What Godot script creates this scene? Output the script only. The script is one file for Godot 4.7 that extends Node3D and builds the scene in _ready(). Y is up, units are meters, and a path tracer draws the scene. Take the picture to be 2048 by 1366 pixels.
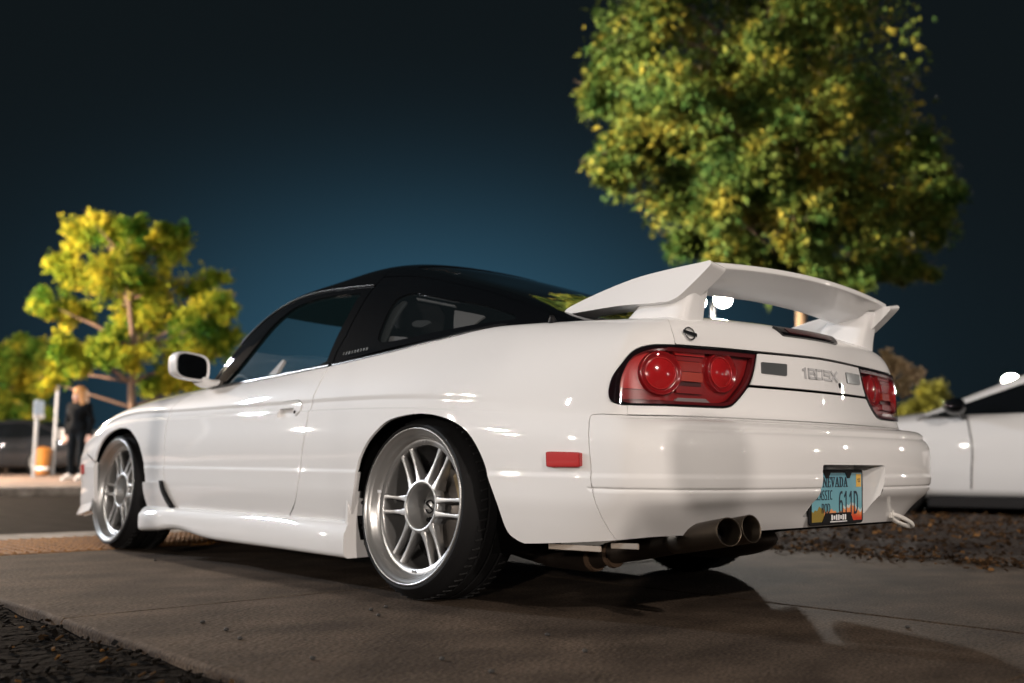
extends Node3D
# A white coupe parked at night on a concrete ramp, street trees and lamps behind.
# Axes: x runs forward along the car, y up, z to the car's right; the origin lies on the ground below its rear axle.

const BODY_ROWS := [
	[-1.05,0.262,0,-1.0432,0.262,-0.2938,-1.0123,0.258,-0.538,-0.9616,0.255,-0.643,-0.9039,0.25,-0.7058,-0.7955,0.237,-0.7652,-0.3986,0.207,-0.793,0.0005,0.205,-0.805,0.4499,0.205,-0.803,0.8999,0.205,-0.802,1.3499,0.205,-0.801,1.7998,0.205,-0.799,2.1996,0.205,-0.797,2.5487,0.2,-0.793,2.874,0.15,-0.7926,3.1304,0.14,-0.6923,3.2813,0.135,-0.4412,3.34,0.135,0],
	[-1.104,0.338,0,-1.0971,0.338,-0.2971,-1.069,0.335,-0.5501,-1.0144,0.33,-0.6809,-0.9261,0.322,-0.7551,-0.7982,0.312,-0.8011,-0.3996,0.31,-0.826,0.0001,0.305,-0.838,0.45,0.3,-0.836,0.9,0.3,-0.835,1.35,0.3,-0.834,1.7999,0.3,-0.832,2.1999,0.3,-0.83,2.5496,0.3,-0.826,2.878,0.24,-0.8122,3.1435,0.22,-0.7074,3.3004,0.2,-0.4471,3.36,0.2,0],
	[-1.139,0.383,0,-1.132,0.383,-0.2993,-1.1042,0.381,-0.5577,-1.0461,0.38,-0.7036,-0.9413,0.385,-0.7888,-0.7995,0.39,-0.819,-0.3999,0.4,-0.834,0,0.4,-0.846,0.45,0.385,-0.844,0.9,0.385,-0.843,1.35,0.385,-0.842,1.8,0.385,-0.84,2.2,0.385,-0.838,2.5499,0.38,-0.834,2.878,0.34,-0.8122,3.1435,0.31,-0.7074,3.3004,0.29,-0.4471,3.36,0.29,0],
	[-1.15,0.475,0,-1.143,0.475,-0.3,-1.115,0.475,-0.56,-1.055,0.475,-0.71,-0.945,0.475,-0.797,-0.8,0.485,-0.825,-0.4,0.5,-0.838,0,0.51,-0.85,0.45,0.5,-0.848,0.9,0.5,-0.847,1.35,0.5,-0.846,1.8,0.5,-0.844,2.2,0.5,-0.842,2.55,0.49,-0.838,2.88,0.45,-0.822,3.15,0.42,-0.715,3.31,0.4,-0.45,3.37,0.4,0],
	[-1.138,0.535,0,-1.131,0.535,-0.2993,-1.1033,0.533,-0.5575,-1.0452,0.531,-0.703,-0.9409,0.532,-0.7879,-0.7995,0.542,-0.819,-0.3998,0.565,-0.832,0.0001,0.58,-0.844,0.45,0.585,-0.842,0.9,0.585,-0.841,1.35,0.585,-0.84,1.8,0.585,-0.838,2.2,0.585,-0.836,2.5497,0.57,-0.828,2.878,0.51,-0.8122,3.1435,0.47,-0.7074,3.3004,0.45,-0.4471,3.36,0.45,0],
	[-1.09,0.572,0,-1.082,0.572,-0.3,-1.055,0.572,-0.548,-1,0.572,-0.685,-0.91,0.573,-0.765,-0.8,0.578,-0.802,-0.4,0.605,-0.824,0,0.63,-0.838,0.45,0.64,-0.836,0.9,0.642,-0.835,1.35,0.643,-0.834,1.8,0.645,-0.832,2.2,0.645,-0.828,2.55,0.62,-0.82,2.87,0.55,-0.81,3.13,0.5,-0.7,3.29,0.485,-0.44,3.35,0.485,0],
	[-1.05,0.602,0,-1.026,0.602,-0.3,-0.988,0.602,-0.54,-0.955,0.602,-0.685,-0.885,0.605,-0.757,-0.79,0.617,-0.795,-0.4,0.65,-0.816,0,0.675,-0.83,0.45,0.683,-0.829,0.9,0.683,-0.829,1.35,0.683,-0.828,1.8,0.683,-0.825,2.2,0.685,-0.82,2.55,0.655,-0.808,2.86,0.58,-0.79,3.11,0.525,-0.68,3.27,0.505,-0.43,3.33,0.505,0],
	[-1.035,0.76,0,-1.008,0.76,-0.3,-0.976,0.76,-0.54,-0.947,0.76,-0.675,-0.882,0.762,-0.742,-0.78,0.765,-0.768,-0.4,0.77,-0.788,0,0.766,-0.803,0.45,0.759,-0.803,0.9,0.752,-0.805,1.35,0.745,-0.8,1.8,0.738,-0.79,2.2,0.73,-0.783,2.55,0.695,-0.768,2.85,0.63,-0.73,3.07,0.565,-0.62,3.22,0.54,-0.39,3.27,0.54,0],
	[-0.985,0.878,0,-0.963,0.876,-0.29,-0.935,0.87,-0.515,-0.9,0.863,-0.62,-0.835,0.862,-0.662,-0.745,0.865,-0.675,-0.4,0.877,-0.715,0,0.872,-0.742,0.45,0.837,-0.757,0.9,0.81,-0.757,1.35,0.795,-0.75,1.8,0.785,-0.7,2.2,0.776,-0.655,2.55,0.745,-0.61,2.84,0.692,-0.56,3.02,0.63,-0.47,3.14,0.6,-0.3,3.18,0.6,0],
	[-0.8,0.905,0,-0.8,0.902,-0.29,-0.79,0.893,-0.45,-0.77,0.884,-0.53,-0.74,0.881,-0.57,-0.69,0.882,-0.6,-0.39,0.887,-0.66,0,0.882,-0.7,0.45,0.85,-0.72,0.9,0.824,-0.72,1.35,0.81,-0.7,1.8,0.805,-0.6,2.2,0.8,-0.52,2.55,0.775,-0.46,2.83,0.725,-0.4,2.95,0.67,-0.33,3.03,0.64,-0.2,3.06,0.64,0],
]
const GLASS_ROWS := [
	[1.62,0.78,-0.725,1.45,0.789,-0.738,1.25,0.797,-0.748,1,0.806,-0.752,0.6,0.826,-0.752,0.2,0.862,-0.74,-0.2,0.882,-0.715,-0.5,0.885,-0.67,-0.7,0.873,-0.62],
	[1.635,0.783,-0.722,1.46,0.84,-0.718,1.26,0.89,-0.71,1.01,0.91,-0.712,0.61,0.925,-0.714,0.2,0.95,-0.705,-0.2,0.95,-0.678,-0.5,0.905,-0.645,-0.715,0.88,-0.6],
	[1.65,0.786,-0.718,1.47,0.89,-0.698,1.27,0.98,-0.67,1.02,1.01,-0.662,0.62,1.025,-0.663,0.2,1.03,-0.655,-0.2,1,-0.63,-0.5,0.922,-0.61,-0.72,0.884,-0.575],
	[1.675,0.789,-0.713,1.48,0.94,-0.677,1.28,1.055,-0.63,1.02,1.105,-0.607,0.63,1.11,-0.604,0.2,1.09,-0.6,-0.2,1.027,-0.585,-0.5,0.927,-0.57,-0.725,0.886,-0.545],
	[1.7,0.793,-0.705,1.49,0.986,-0.655,1.286,1.132,-0.59,1.02,1.188,-0.55,0.635,1.175,-0.545,0.2,1.13,-0.545,-0.2,1.04,-0.535,-0.5,0.93,-0.52,-0.73,0.887,-0.5],
	[1.8,0.805,-0.58,1.56,1.003,-0.53,1.33,1.152,-0.48,1.03,1.226,-0.45,0.64,1.247,-0.45,0.2,1.163,-0.45,-0.2,1.045,-0.44,-0.5,0.931,-0.43,-0.735,0.888,-0.42],
	[1.92,0.822,-0.3,1.67,1.008,-0.27,1.41,1.162,-0.25,1.06,1.27,-0.24,0.64,1.29,-0.24,0.2,1.18,-0.24,-0.2,1.047,-0.24,-0.5,0.932,-0.24,-0.74,0.89,-0.24],
	[1.96,0.828,0,1.71,1.01,0,1.44,1.165,0,1.08,1.28,0,0.64,1.298,0,0.2,1.185,0,-0.2,1.048,0,-0.5,0.932,0,-0.74,0.89,0],
]
var rng := RandomNumberGenerator.new()
var body: Surf
var house: Surf
var M := {}
const EYE := Vector3(-2.678, 0.453, -2.891)

func at(px: float, py: float, depth: float) -> Vector3:   # a point as seen in the photograph (2048 wide), at a distance along the view
	return cam_at + cam_fwd * depth + cam_right * ((px - 1024.0) / 2010.0 * depth) - cam_up * ((py - 683.0) / 2010.0 * depth)

var cam_at: Vector3
var cam_fwd: Vector3
var cam_right: Vector3
var cam_up: Vector3

func _ready() -> void:
	rng.seed = 7
	# ---------------------------------------------------------------- camera
	var cam := Camera3D.new()
	cam.name = "camera"
	var lens := CameraAttributesPhysical.new()
	lens.frustum_focal_length = 35.31
	lens.frustum_focus_distance = 3.0
	lens.frustum_near = 0.05
	lens.frustum_far = 500.0
	lens.exposure_aperture = 1.9
	cam.attributes = lens
	cam.fov = 37.538
	cam.near = 0.05
	cam.far = 500.0
	var yaw := rad(43.3086)
	var pitch := rad(6.8625)
	var roll := rad(0.4411)
	cam_fwd = Vector3(cos(pitch) * cos(yaw), sin(pitch), cos(pitch) * sin(yaw))
	var side := Vector3(-sin(yaw), 0, cos(yaw))
	var up := side.cross(cam_fwd)
	cam_right = side * cos(roll) + up * sin(roll)
	cam_up = up * cos(roll) - side * sin(roll)
	cam_at = EYE
	cam.transform = Transform3D(Basis(cam_right, cam_up, -cam_fwd), EYE)
	add_child(cam)
	cam.current = true
	# ---------------------------------------------------------------- night sky with the glow of the town ahead
	var env := Environment.new()
	env.background_mode = Environment.BG_SKY
	env.tonemap_mode = Environment.TONE_MAPPER_LINEAR
	env.tonemap_exposure = 1.0
	env.sdfgi_enabled = true
	env.ssao_enabled = true
	env.ssil_enabled = true
	var sky := Sky.new()
	var sm := PanoramaSkyMaterial.new()
	sm.panorama = night_sky(rad(39.0))
	sky.sky_material = sm
	env.sky = sky
	var we := WorldEnvironment.new()
	we.name = "environment"
	we.environment = env
	add_child(we)
	materials()
	# ---------------------------------------------------------------- lamps
	lamps()
	# ---------------------------------------------------------------- ground, background, coupe
	for i in 90:
		V_LINES.append(i * 0.1)
	V_LINES.append_array([1.93, 1.96, 1.98, 2.02, 2.04, 2.06, 2.15, 2.25, 2.33, 2.36, 2.43, 2.46, 2.53])
	V_LINES.append_array([4.93, 4.97, 5.03, 5.07, 5.13, 5.17, 5.77, 5.83, 5.87, 5.93, 5.97, 6.03, 6.07, 9.0])
	V_LINES.sort()
	ground()
	build_coupe()
	trees()
	background()
	people()

func night_sky(toward: float) -> ImageTexture:
	var im := Image.create(512, 256, false, Image.FORMAT_RGBF)
	for y in 256:
		var el := 90.0 - 180.0 * (y + 0.5) / 256.0
		for x in 512:
			# column 0 looks along -z
			var az := (x + 0.5) / 512.0 * TAU          # from -z, turning to +x
			var d := Vector3(sin(az), 0, -cos(az))
			var a := rad_to_deg(absf(angle_difference(atan2(d.z, d.x), toward)))
			var g := exp(-pow((maxf(el, 4.0) - 5.0) / 8.6, 2.0)) * (0.02 + 0.98 * exp(-pow(a / 15.0, 2.0)))
			if el < 0.0:
				g *= 0.5
			var c := Vector3(0.0052, 0.0080, 0.0095) + Vector3(0.024, 0.084, 0.138) * g
			im.set_pixel(x, y, Color(c.x, c.y, c.z))
	return ImageTexture.create_from_image(im)

func materials() -> void:
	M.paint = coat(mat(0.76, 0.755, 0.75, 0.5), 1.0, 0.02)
	M.paint.metallic_specular = 0.25
	M.black_gloss = coat(mat(0.0035, 0.004, 0.005, 0.6), 1.0, 0.02)
	M.black_gloss.metallic_specular = 0.05
	M.black = mat(0.006, 0.006, 0.007, 0.6)
	M.black.metallic_specular = 0.3
	M.trim = coat(mat(0.012, 0.012, 0.013, 0.3), 0.8, 0.1)
	M.trim_pale = mat(0.40, 0.41, 0.41, 0.7)
	M.trim_dim = mat(0.09, 0.10, 0.10, 0.7)
	M.inside = mat(0.003, 0.003, 0.003, 1.0)
	M.inside.metallic_specular = 0.0
	M.under = mat(0.006, 0.006, 0.006, 0.95)
	M.under.metallic_specular = 0.1
	M.cloth = mat(0.02, 0.021, 0.023, 0.85)
	M.glass = pane(0.02, 0.05, 0.055, 0.16)
	M.glass_dark = pane(0.01, 0.014, 0.016, 0.55)
	M.mirror = mat(0.03, 0.035, 0.04, 0.08, 0.9)
	M.rim = coat(mat(0.40, 0.40, 0.395, 0.34, 0.75), 0.6, 0.1)
	M.rim_grey = mat(0.24, 0.24, 0.235, 0.45, 0.7)
	M.rubber = mat(0.007, 0.007, 0.0075, 0.7)
	M.rubber.metallic_specular = 0.3
	M.groove = mat(0.006, 0.006, 0.006, 0.9)
	M.iron = mat(0.22, 0.20, 0.18, 0.5, 0.8)
	M.gold = mat(0.42, 0.33, 0.20, 0.5, 0.4)
	M.soot = mat(0.006, 0.006, 0.006, 0.95)
	M.steel = mat(0.10, 0.08, 0.06, 0.42, 0.95)
	M.steel_dark = mat(0.05, 0.038, 0.03, 0.55, 0.8)
	M.rust = mat(0.10, 0.06, 0.035, 0.75, 0.3)
	M.chrome = mat(0.75, 0.75, 0.75, 0.12, 1.0)
	M.dark_chrome = mat(0.10, 0.11, 0.12, 0.2, 0.9)
	M.smoke = coat(mat(0.055, 0.06, 0.062, 0.35), 1.0, 0.1)
	M.grey_letter = mat(0.40, 0.40, 0.41, 0.4, 0.3)
	M.offwhite = mat(0.6, 0.58, 0.54, 0.5)
	M.worn_white = mat(0.32, 0.27, 0.22, 0.7)
	M.white_print = mat(0.8, 0.8, 0.8, 0.5)
	M.navy = mat(0.006, 0.014, 0.03, 0.5)
	M.sticker = mat(0.72, 0.42, 0.07, 0.5)
	M.sticker_grey = mat(0.10, 0.10, 0.10, 0.5)
	M.dark_red = coat(mat(0.045, 0.002, 0.003, 0.2), 1.0, 0.03)
	M.marker_red = coat(mat(0.35, 0.012, 0.014, 0.3), 1.0, 0.03)
	M.marker_bright = coat(mat(0.46, 0.02, 0.02, 0.3), 1.0, 0.03)
	M.lamp_dark = coat(mat(0.05, 0.003, 0.004, 0.3), 1.0, 0.05)
	M.lamp_edge = coat(mat(0.09, 0.006, 0.008, 0.25), 1.0, 0.04)
	M.lamp_red = coat(mat(0.22, 0.007, 0.008, 0.32), 0.8, 0.1)
	M.lamp_bright = coat(mat(0.42, 0.012, 0.012, 0.3), 0.8, 0.1)
	M.lamp_amber = coat(mat(0.30, 0.016, 0.010, 0.25), 1.0, 0.05)
	M.lamp_orange = coat(mat(0.38, 0.030, 0.012, 0.25), 1.0, 0.05)
	M.lamp_silver = mat(0.45, 0.38, 0.38, 0.25, 0.6)
	M.lens_red = coat(mat(0.36, 0.011, 0.013, 0.12), 1.0, 0.02)
	M.lens_ring = coat(mat(0.22, 0.008, 0.010, 0.15), 1.0, 0.03)
	M.lamp_cover = pane(0.10, 0.002, 0.002, 0.05)

	var fine := noise_tex(0.02, Color(0.25, 0.25, 0.25), Color(0.85, 0.85, 0.85), 4, 512, 6)
	var conc := noise_tex(0.005, Color(0.30, 0.275, 0.25).linear_to_srgb(), Color(0.95, 0.92, 0.88).linear_to_srgb(), 9, 1024, 7)  # broad dark patches: stains, plus soft tree shade put into the colour
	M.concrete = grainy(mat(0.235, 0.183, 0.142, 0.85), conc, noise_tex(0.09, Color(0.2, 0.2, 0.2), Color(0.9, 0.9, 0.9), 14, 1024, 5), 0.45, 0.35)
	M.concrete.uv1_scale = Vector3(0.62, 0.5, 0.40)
	var grit := noise_tex(0.16, Color(0.42, 0.40, 0.38), Color(1, 1, 1), 23, 1024, 4)
	M.concrete.detail_enabled = true
	M.concrete.detail_albedo = grit
	M.concrete.detail_blend_mode = BaseMaterial3D.BLEND_MODE_MUL
	M.concrete.metallic_specular = 0.25
	M.concrete_pale = grainy(mat(0.42, 0.39, 0.36, 0.8), conc, fine, 0.9, 0.3)
	M.grout = mat(0.06, 0.055, 0.05, 0.95)
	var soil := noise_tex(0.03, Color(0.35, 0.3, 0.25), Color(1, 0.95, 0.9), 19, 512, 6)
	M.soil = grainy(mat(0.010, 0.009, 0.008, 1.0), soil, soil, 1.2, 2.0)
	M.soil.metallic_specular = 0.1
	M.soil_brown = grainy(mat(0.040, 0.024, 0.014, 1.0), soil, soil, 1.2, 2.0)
	M.litter = mat(1, 1, 1, 0.9)
	M.litter.metallic_specular = 0.15
	M.litter.vertex_color_use_as_albedo = true
	M.pebble = mat(0.03, 0.028, 0.026, 0.8)
	M.tactile = grainy(mat(0.58, 0.27, 0.04, 0.65), soil, null, 1.7, 0.0)
	M.asphalt = grainy(mat(0.034, 0.029, 0.026, 0.9), conc, fine, 0.8, 0.4)
	M.asphalt.metallic_specular = 0.1
	M.pavement_far = grainy(mat(0.32, 0.24, 0.20, 0.8), conc, fine, 0.5, 0.3)
	M.bark_shaded = grainy(mat(0.13, 0.095, 0.07, 0.95), soil, soil, 2.0, 2.0)  # limbs of the tall tree: same bark, with shade put into the colour
	M.bark = grainy(mat(0.34, 0.25, 0.19, 0.9), soil, soil, 2.0, 2.0)
	M.leaf = mat(1, 1, 1, 0.7)
	M.leaf.metallic_specular = 0.25
	M.leaf.vertex_color_use_as_albedo = true
	M.leaf.backlight_enabled = true
	M.leaf.backlight = Color(0.5, 0.5, 0.5)
	M.leaf.cull_mode = BaseMaterial3D.CULL_DISABLED
	M.leaf_bright = M.leaf
	M.leaf_pale = M.leaf
	M.pole = mat(0.06, 0.06, 0.06, 0.6)
	M.galvanised = mat(0.35, 0.36, 0.37, 0.45, 0.6)
	M.sign_blue = mat(0.42, 0.52, 0.62, 0.4)
	M.orange = mat(0.34, 0.13, 0.016, 0.6)
	M.wall_dark = mat(0.05, 0.055, 0.06, 0.8)
	M.car_black = coat(mat(0.012, 0.013, 0.015, 0.3), 1.0, 0.03)
	M.car_black.metallic_specular = 0.15
	M.car_glass = coat(mat(0.004, 0.005, 0.006, 0.1), 1.0, 0.02)
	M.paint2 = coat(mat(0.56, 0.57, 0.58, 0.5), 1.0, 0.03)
	M.skin = mat(0.52, 0.30, 0.22, 0.55)
	M.lip = mat(0.42, 0.12, 0.10, 0.5)
	M.eye = mat(0.5, 0.5, 0.5, 0.2)
	M.jacket = mat(0.004, 0.005, 0.006, 0.9)
	M.jacket.metallic_specular = 0.2
	M.trousers = mat(0.006, 0.008, 0.010, 0.9)
	M.trousers.metallic_specular = 0.2
	M.shoe_white = mat(0.7, 0.66, 0.62, 0.6)
	M.hair_fair = mat(0.46, 0.22, 0.07, 0.45)
	M.hair_dark = mat(0.02, 0.014, 0.01, 0.5)

# ============================================================ the coupe
func rows_of(table: Array, ring: bool) -> Array:
	var rows := []
	for r in table:
		var a := []
		for i in range(0, r.size(), 3):
			a.append(Vector3(r[i], r[i + 1], r[i + 2]))
		if ring:
			for i in range(a.size() - 2, 0, -1):
				a.append(a[i] * Vector3(1, 1, -1))
		rows.append(a)
	if not ring:
		for i in range(rows.size() - 2, -1, -1):
			var a := []
			for q in rows[i]:
				a.append(q * Vector3(1, 1, -1))
			rows.append(a)
	return rows

func frame(S: Surf, u: float, v: float, off := 0.0) -> Transform3D:   # x = towards the car's right at the rear, y = up, z = out
	var r: Array = S.both(u, v, off)
	var n: Vector3 = r[2]
	var up := (S.ev(u, minf(v + 0.02, S.nv - 1.0)) - S.ev(u, v - 0.02)).normalized()
	up = (up - n * up.dot(n)).normalized()
	return Transform3D(Basis(up.cross(n), up, n), r[0])

func flip_u(a: PackedVector2Array) -> PackedVector2Array:
	var o := PackedVector2Array()
	for q in a:
		o.append(Vector2(-q.x, q.y))
	o.reverse()
	return o

func flip_v(a: PackedVector2Array) -> PackedVector2Array:
	var o := PackedVector2Array()
	for q in a:
		o.append(Vector2(q.x, 14.0 - q.y))
	o.reverse()
	return o

func inset(poly: PackedVector2Array, d: float) -> PackedVector2Array:
	var sc := Vector2(0.32, 0.12)
	var q := PackedVector2Array()
	for w in poly:
		q.append(w * sc)
	var r := Geometry2D.offset_polygon(q, -d)
	var o := PackedVector2Array()
	for w in r[0]:
		o.append(w / sc)
	return o

func strokes(b: MB, tr: Transform3D, lines: Array, w: float, deep: float) -> void:   # letters as bars
	for l in lines:
		for i in range(0, l.size() - 2, 2):
			var a := Vector3(l[i], l[i + 1], 0)
			var e := Vector3(l[i + 2], l[i + 3], 0)
			var d := (e - a)
			var bs := tr.basis * Basis(Vector3.BACK, atan2(d.y, d.x))
			b.box(tr * ((a + e) * 0.5), Vector3(d.length() + w, w, deep), 0.0, bs)

func words(text: String, bold: bool, height: float, deep: float, font := "Droid Sans") -> TextMesh:
	var t := TextMesh.new()
	var f := SystemFont.new()
	f.font_names = PackedStringArray([font])
	f.font_weight = 700 if bold else 400
	t.font = f
	t.text = text
	t.font_size = 64
	t.pixel_size = height / 46.0
	t.depth = deep
	t.curve_step = 2.0
	return t

func build_coupe() -> void:
	var car := thing("coupe", "white coupe with black roof, big rear wing and round-lensed red tail lights, in the foreground", "car")
	body = Surf.new(rows_of(BODY_ROWS, true), true, 0)
	house = Surf.new(rows_of(GLASS_ROWS, false), false, 1)
	var w := M.paint as Material
	# ---------------------------------------------------------------- outlines in (u, v)
	var door_rear := xy([8.30, 7.75, 8.318, 6.909, 8.356, 5.83, 8.38, 4.7, 8.397, 3.514, 8.427, 2.711, 8.468, 1.858, 8.553, 0.951, 8.73, 0.263])
	var door_front := xy([10.972, 0.146, 11.022, 0.781, 11.079, 1.578, 11.093, 3.093, 11.113, 4.361, 11.088, 6.021, 10.947, 6.9, 10.75, 7.45, 10.60, 7.72])
	door_rear = curve(door_rear, 4)
	door_front = curve(door_front, 4)
	var belt := xy([10.40, 7.56, 9.839, 7.60, 9.29, 7.69, 8.784, 7.75])
	var sill := xy([9.225, 0.222, 9.982, 0.198])
	var arch := curve(xy([7.84, 0.0, 7.768, 0.408, 7.669, 1.51, 7.625, 2.32, 7.557, 2.80, 7.405, 3.507, 7.211, 4.227, 6.858, 4.60, 6.554, 4.40, 6.292, 3.75, 6.089, 2.751, 5.996, 1.936, 5.933, 1.278, 5.889, 0.411, 5.82, 0.126, 5.75, 0.0]), 6)
	var bumper_gap := curve(xy([4.813, 0.0, 4.905, 0.766, 4.974, 1.92, 4.991, 2.702, 5.026, 4.034, 5.061, 4.739, 5.05, 5.30, 4.99, 5.50, 4.77, 5.62, 4.10, 5.69]), 4)
	var tail := curve(xy([2.665, 7.142, 3.0, 7.142, 3.334, 7.13, 3.631, 7.087, 3.907, 7.007, 4.288, 6.831, 4.615, 6.609, 4.723, 6.383, 4.720, 6.199, 4.644, 6.111, 4.374, 6.072, 4.049, 6.078, 3.299, 6.087, 2.389, 6.089, 1.80, 6.093, 1.64, 6.108, 1.508, 6.168, 1.34, 6.357, 1.192, 6.572, 1.105, 6.81, 1.042, 7.142, 1.09, 7.152, 1.588, 7.155, 2.126, 7.142]), 4, true)
	var hatch_gap := curve(xy([2.70, 7.142, 2.754, 7.36, 2.822, 7.58, 2.84, 8.0, 2.78, 9.0]), 4)
	# ---------------------------------------------------------------- door
	var door := PackedVector2Array()
	door.append_array(door_rear)
	door.append_array(sill)
	door.append_array(door_front)
	door.append_array(belt)
	var pocket := rounded(xy([8.90, 4.58, 8.57, 4.58, 8.515, 4.95, 8.513, 5.80, 8.56, 6.10, 8.85, 6.02, 8.885, 5.36]), 0.08)
	var door_mesh := panel(body, door, [pocket], {"gap": 0.003, "hole_thick": 0.020, "thick": 0.006})
	var doors := pair("door", door_mesh, w, car)
	var back := panel(body, pocket, [], {"off": -0.018, "thick": 0.0})
	var flap := panel(body, rounded(xy([8.872, 5.34, 8.645, 5.44, 8.63, 4.70, 8.578, 4.66, 8.528, 4.98, 8.526, 5.78, 8.568, 6.04, 8.842, 5.97]), 0.05), [], {"off": 0.003, "thick": 0.016})
	var lock := MB.new()
	var lf := frame(body, 8.593, 4.95, 0.003)
	lock.lathe([Vector2(0, 0.004), Vector2(0.006, 0.004), Vector2(0.007, 0.0)], 12, lf.origin, lf.basis)
	for k in 2:
		part("handle_recess", back if k == 0 else back.mirrored(), w, doors[k])
		part("door_handle", flap if k == 0 else flap.mirrored(), w, doors[k])
		part("lock", lock if k == 0 else lock.mirrored(), M.black, doors[k])
	# ---------------------------------------------------------------- quarter panel
	var q := PackedVector2Array()
	q.append_array(door_rear)
	q.append(Vector2(8.74, 0.0))
	q.append_array(arch)
	q.append_array(bumper_gap)
	q.append(Vector2(4.052, 6.078))
	# round the outside of the tail lamp
	var rim_part := PackedVector2Array()
	var on := false
	for k in tail.size():
		var z := tail[tail.size() - 1 - k]
		if z.x > 2.72 and not (z.y < 6.5 and z.x < 4.06):
			rim_part.append(z)
	q.append_array(rim_part)
	q.append_array(hatch_gap)
	q.append_array(curve(xy([3.6, 9.0, 4.6, 9.0, 5.7, 9.0, 6.0, 8.8, 6.20, 8.4, 6.445, 8.10, 6.766, 7.90, 7.0, 7.84, 7.36, 7.78, 7.61, 7.76, 8.017, 7.75]), 3))
	pair("quarter_panel", panel(body, q, [], {"gap": 0.0022, "thick": 0.010}), w, car)
	# ---------------------------------------------------------------- front wing
	var farch := curve(xy([11.58, 0.0, 11.60, 0.9, 11.585, 1.69, 11.62, 2.197, 11.697, 2.716, 11.838, 3.311, 12.027, 3.832, 12.228, 4.253, 12.456, 4.44, 12.691, 4.46, 13.0, 4.26, 13.22, 3.8, 13.333, 3.16, 13.40, 2.68]), 5)
	var f := PackedVector2Array()
	f.append_array(rev(door_front))
	f.append(Vector2(11.0, 0.0))
	f.append_array(farch)
	f.append_array(curve(xy([13.75, 3.2, 14.1, 4.2, 14.3, 5.6, 14.35, 7.5, 14.2, 9.0]), 4))
	f.append_array(xy([13.0, 9.0, 11.5, 9.0, 10.3, 9.0, 10.38, 8.2]))
	pair("front_wing", panel(body, f, [], {"gap": 0.0022, "thick": 0.010}), w, car)
	# ---------------------------------------------------------------- front bumper and bonnet
	var fb := PackedVector2Array([Vector2(13.46, 0.0), Vector2(13.42, 2.62)])
	fb.append_array(curve(xy([13.75, 3.17, 14.1, 4.17, 14.3, 5.57]), 4))
	var fbr := PackedVector2Array()
	for z in fb:
		fbr.append(Vector2(34.0 - z.x, z.y))
	fb.append_array(rev(fbr))
	part("front_bumper", panel(body, fb, [], {"gap": 0.002, "thick": 0.02, "du": 0.1}), w, car)
	var bon := []
	for i in 67:
		var u := 10.3 + i * 0.1
		var l := body.ev(u, 9.0)
		var row := []
		for j in 25:
			var t := j / 24.0
			row.append(l.lerp(l * Vector3(1, 1, -1), t) + Vector3(0.30 * 4 * t * (1 - t) * smoothstep(11.0, 10.3, u), 0.045 * 4 * t * (1 - t), 0))
		bon.append(row)
	var bb := MB.new()
	bb.skin(bon, false, Vector3.UP)
	part("bonnet", bb, w, car)
	var nose := panel(body, xy([14.33, 5.62, 14.35, 7.5, 14.2, 8.98, 19.8, 8.98, 19.65, 7.5, 19.67, 5.62]), [], {"thick": 0.01, "du": 0.1})
	part("nose_panel", nose, w, car)
	# ---------------------------------------------------------------- rear bumper with the plate's recess
	var rb := rev(bumper_gap)
	rb.resize(rb.size())
	var rb_half := PackedVector2Array([Vector2(0, 5.712), Vector2(2.0, 5.725)])
	rb_half.append_array(rb)
	var rb_all := PackedVector2Array()
	rb_all.append_array(rb_half)
	rb_all.append_array(flip_u(rb_half))
	var hole := rounded(xy([-0.63, 0.42, 0.63, 0.42, 0.635, 2.2, 0.63, 2.765, -0.63, 2.765, -0.635, 2.2]), 0.05)
	var bumper := part("rear_bumper", panel(body, rb_all, [hole], {"gap": 0.003, "thick": 0.010, "hole_thick": 0.0}), w, car)
	var rec := MB.new()
	for i in hole.size():
		var a := hole[i]
		var e := hole[(i + 1) % hole.size()]
		for s in 3:
			var A: Vector3 = body.both(a.lerp(e, s / 3.0).x, a.lerp(e, s / 3.0).y, 0.0)[0]
			var B: Vector3 = body.both(a.lerp(e, (s + 1) / 3.0).x, a.lerp(e, (s + 1) / 3.0).y, 0.0)[0]
			rec.face([A, B, Vector3(-1.045, B.y, B.z * 0.97), Vector3(-1.045, A.y, A.z * 0.97)])
	rec.box(Vector3(-1.035, 0.368, 0), Vector3(0.02, 0.185, 0.41))
	part("plate_recess", rec, w, bumper)
	var hook := MB.new()
	var ring := []
	for k in 21:
		var t := TAU * k / 20.0
		ring.append(Vector3(-1.06 - 0.012 * cos(t), 0.268, 0.462) + Vector3(0, -0.42, 0.9).normalized() * cos(t) * 0.052 + Vector3(0.9, 0, 0) * sin(t) * 0.028)
	hook.tube(ring, [0.0075], 8, false)
	hook.box(Vector3(-1.055, 0.31, 0.41), Vector3(0.012, 0.07, 0.02), 0.003)
	part("tow_hook", hook, M.offwhite, bumper)
	# ---------------------------------------------------------------- tail panel, hatch lid and the band between the lamps
	var inner := PackedVector2Array()     # the lamp's inner edge, from bottom to top
	for z in tail:
		if z.x < 1.80 and z.y > 6.09 and z.y < 7.148:
			inner.append(z)
	var tp := PackedVector2Array([Vector2(0, 6.537), Vector2(1.185, 6.545)])
	for k in inner.size():
		var z := inner[inner.size() - 1 - k]
		if z.y < 6.535:
			tp.append(z)
	tp.append_array(xy([1.82, 6.093, 2.389, 6.087, 3.299, 6.085, 4.045, 6.076, 4.095, 5.735, 2.9, 5.765, 1.7, 5.77, 0, 5.75]))
	var tp_all := tp.duplicate()
	tp_all.append_array(flip_u(tp).slice(1))
	part("tail_panel", panel(body, tp_all, [], {"gap": 0.0012, "thick": 0.02}), w, car)
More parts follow.
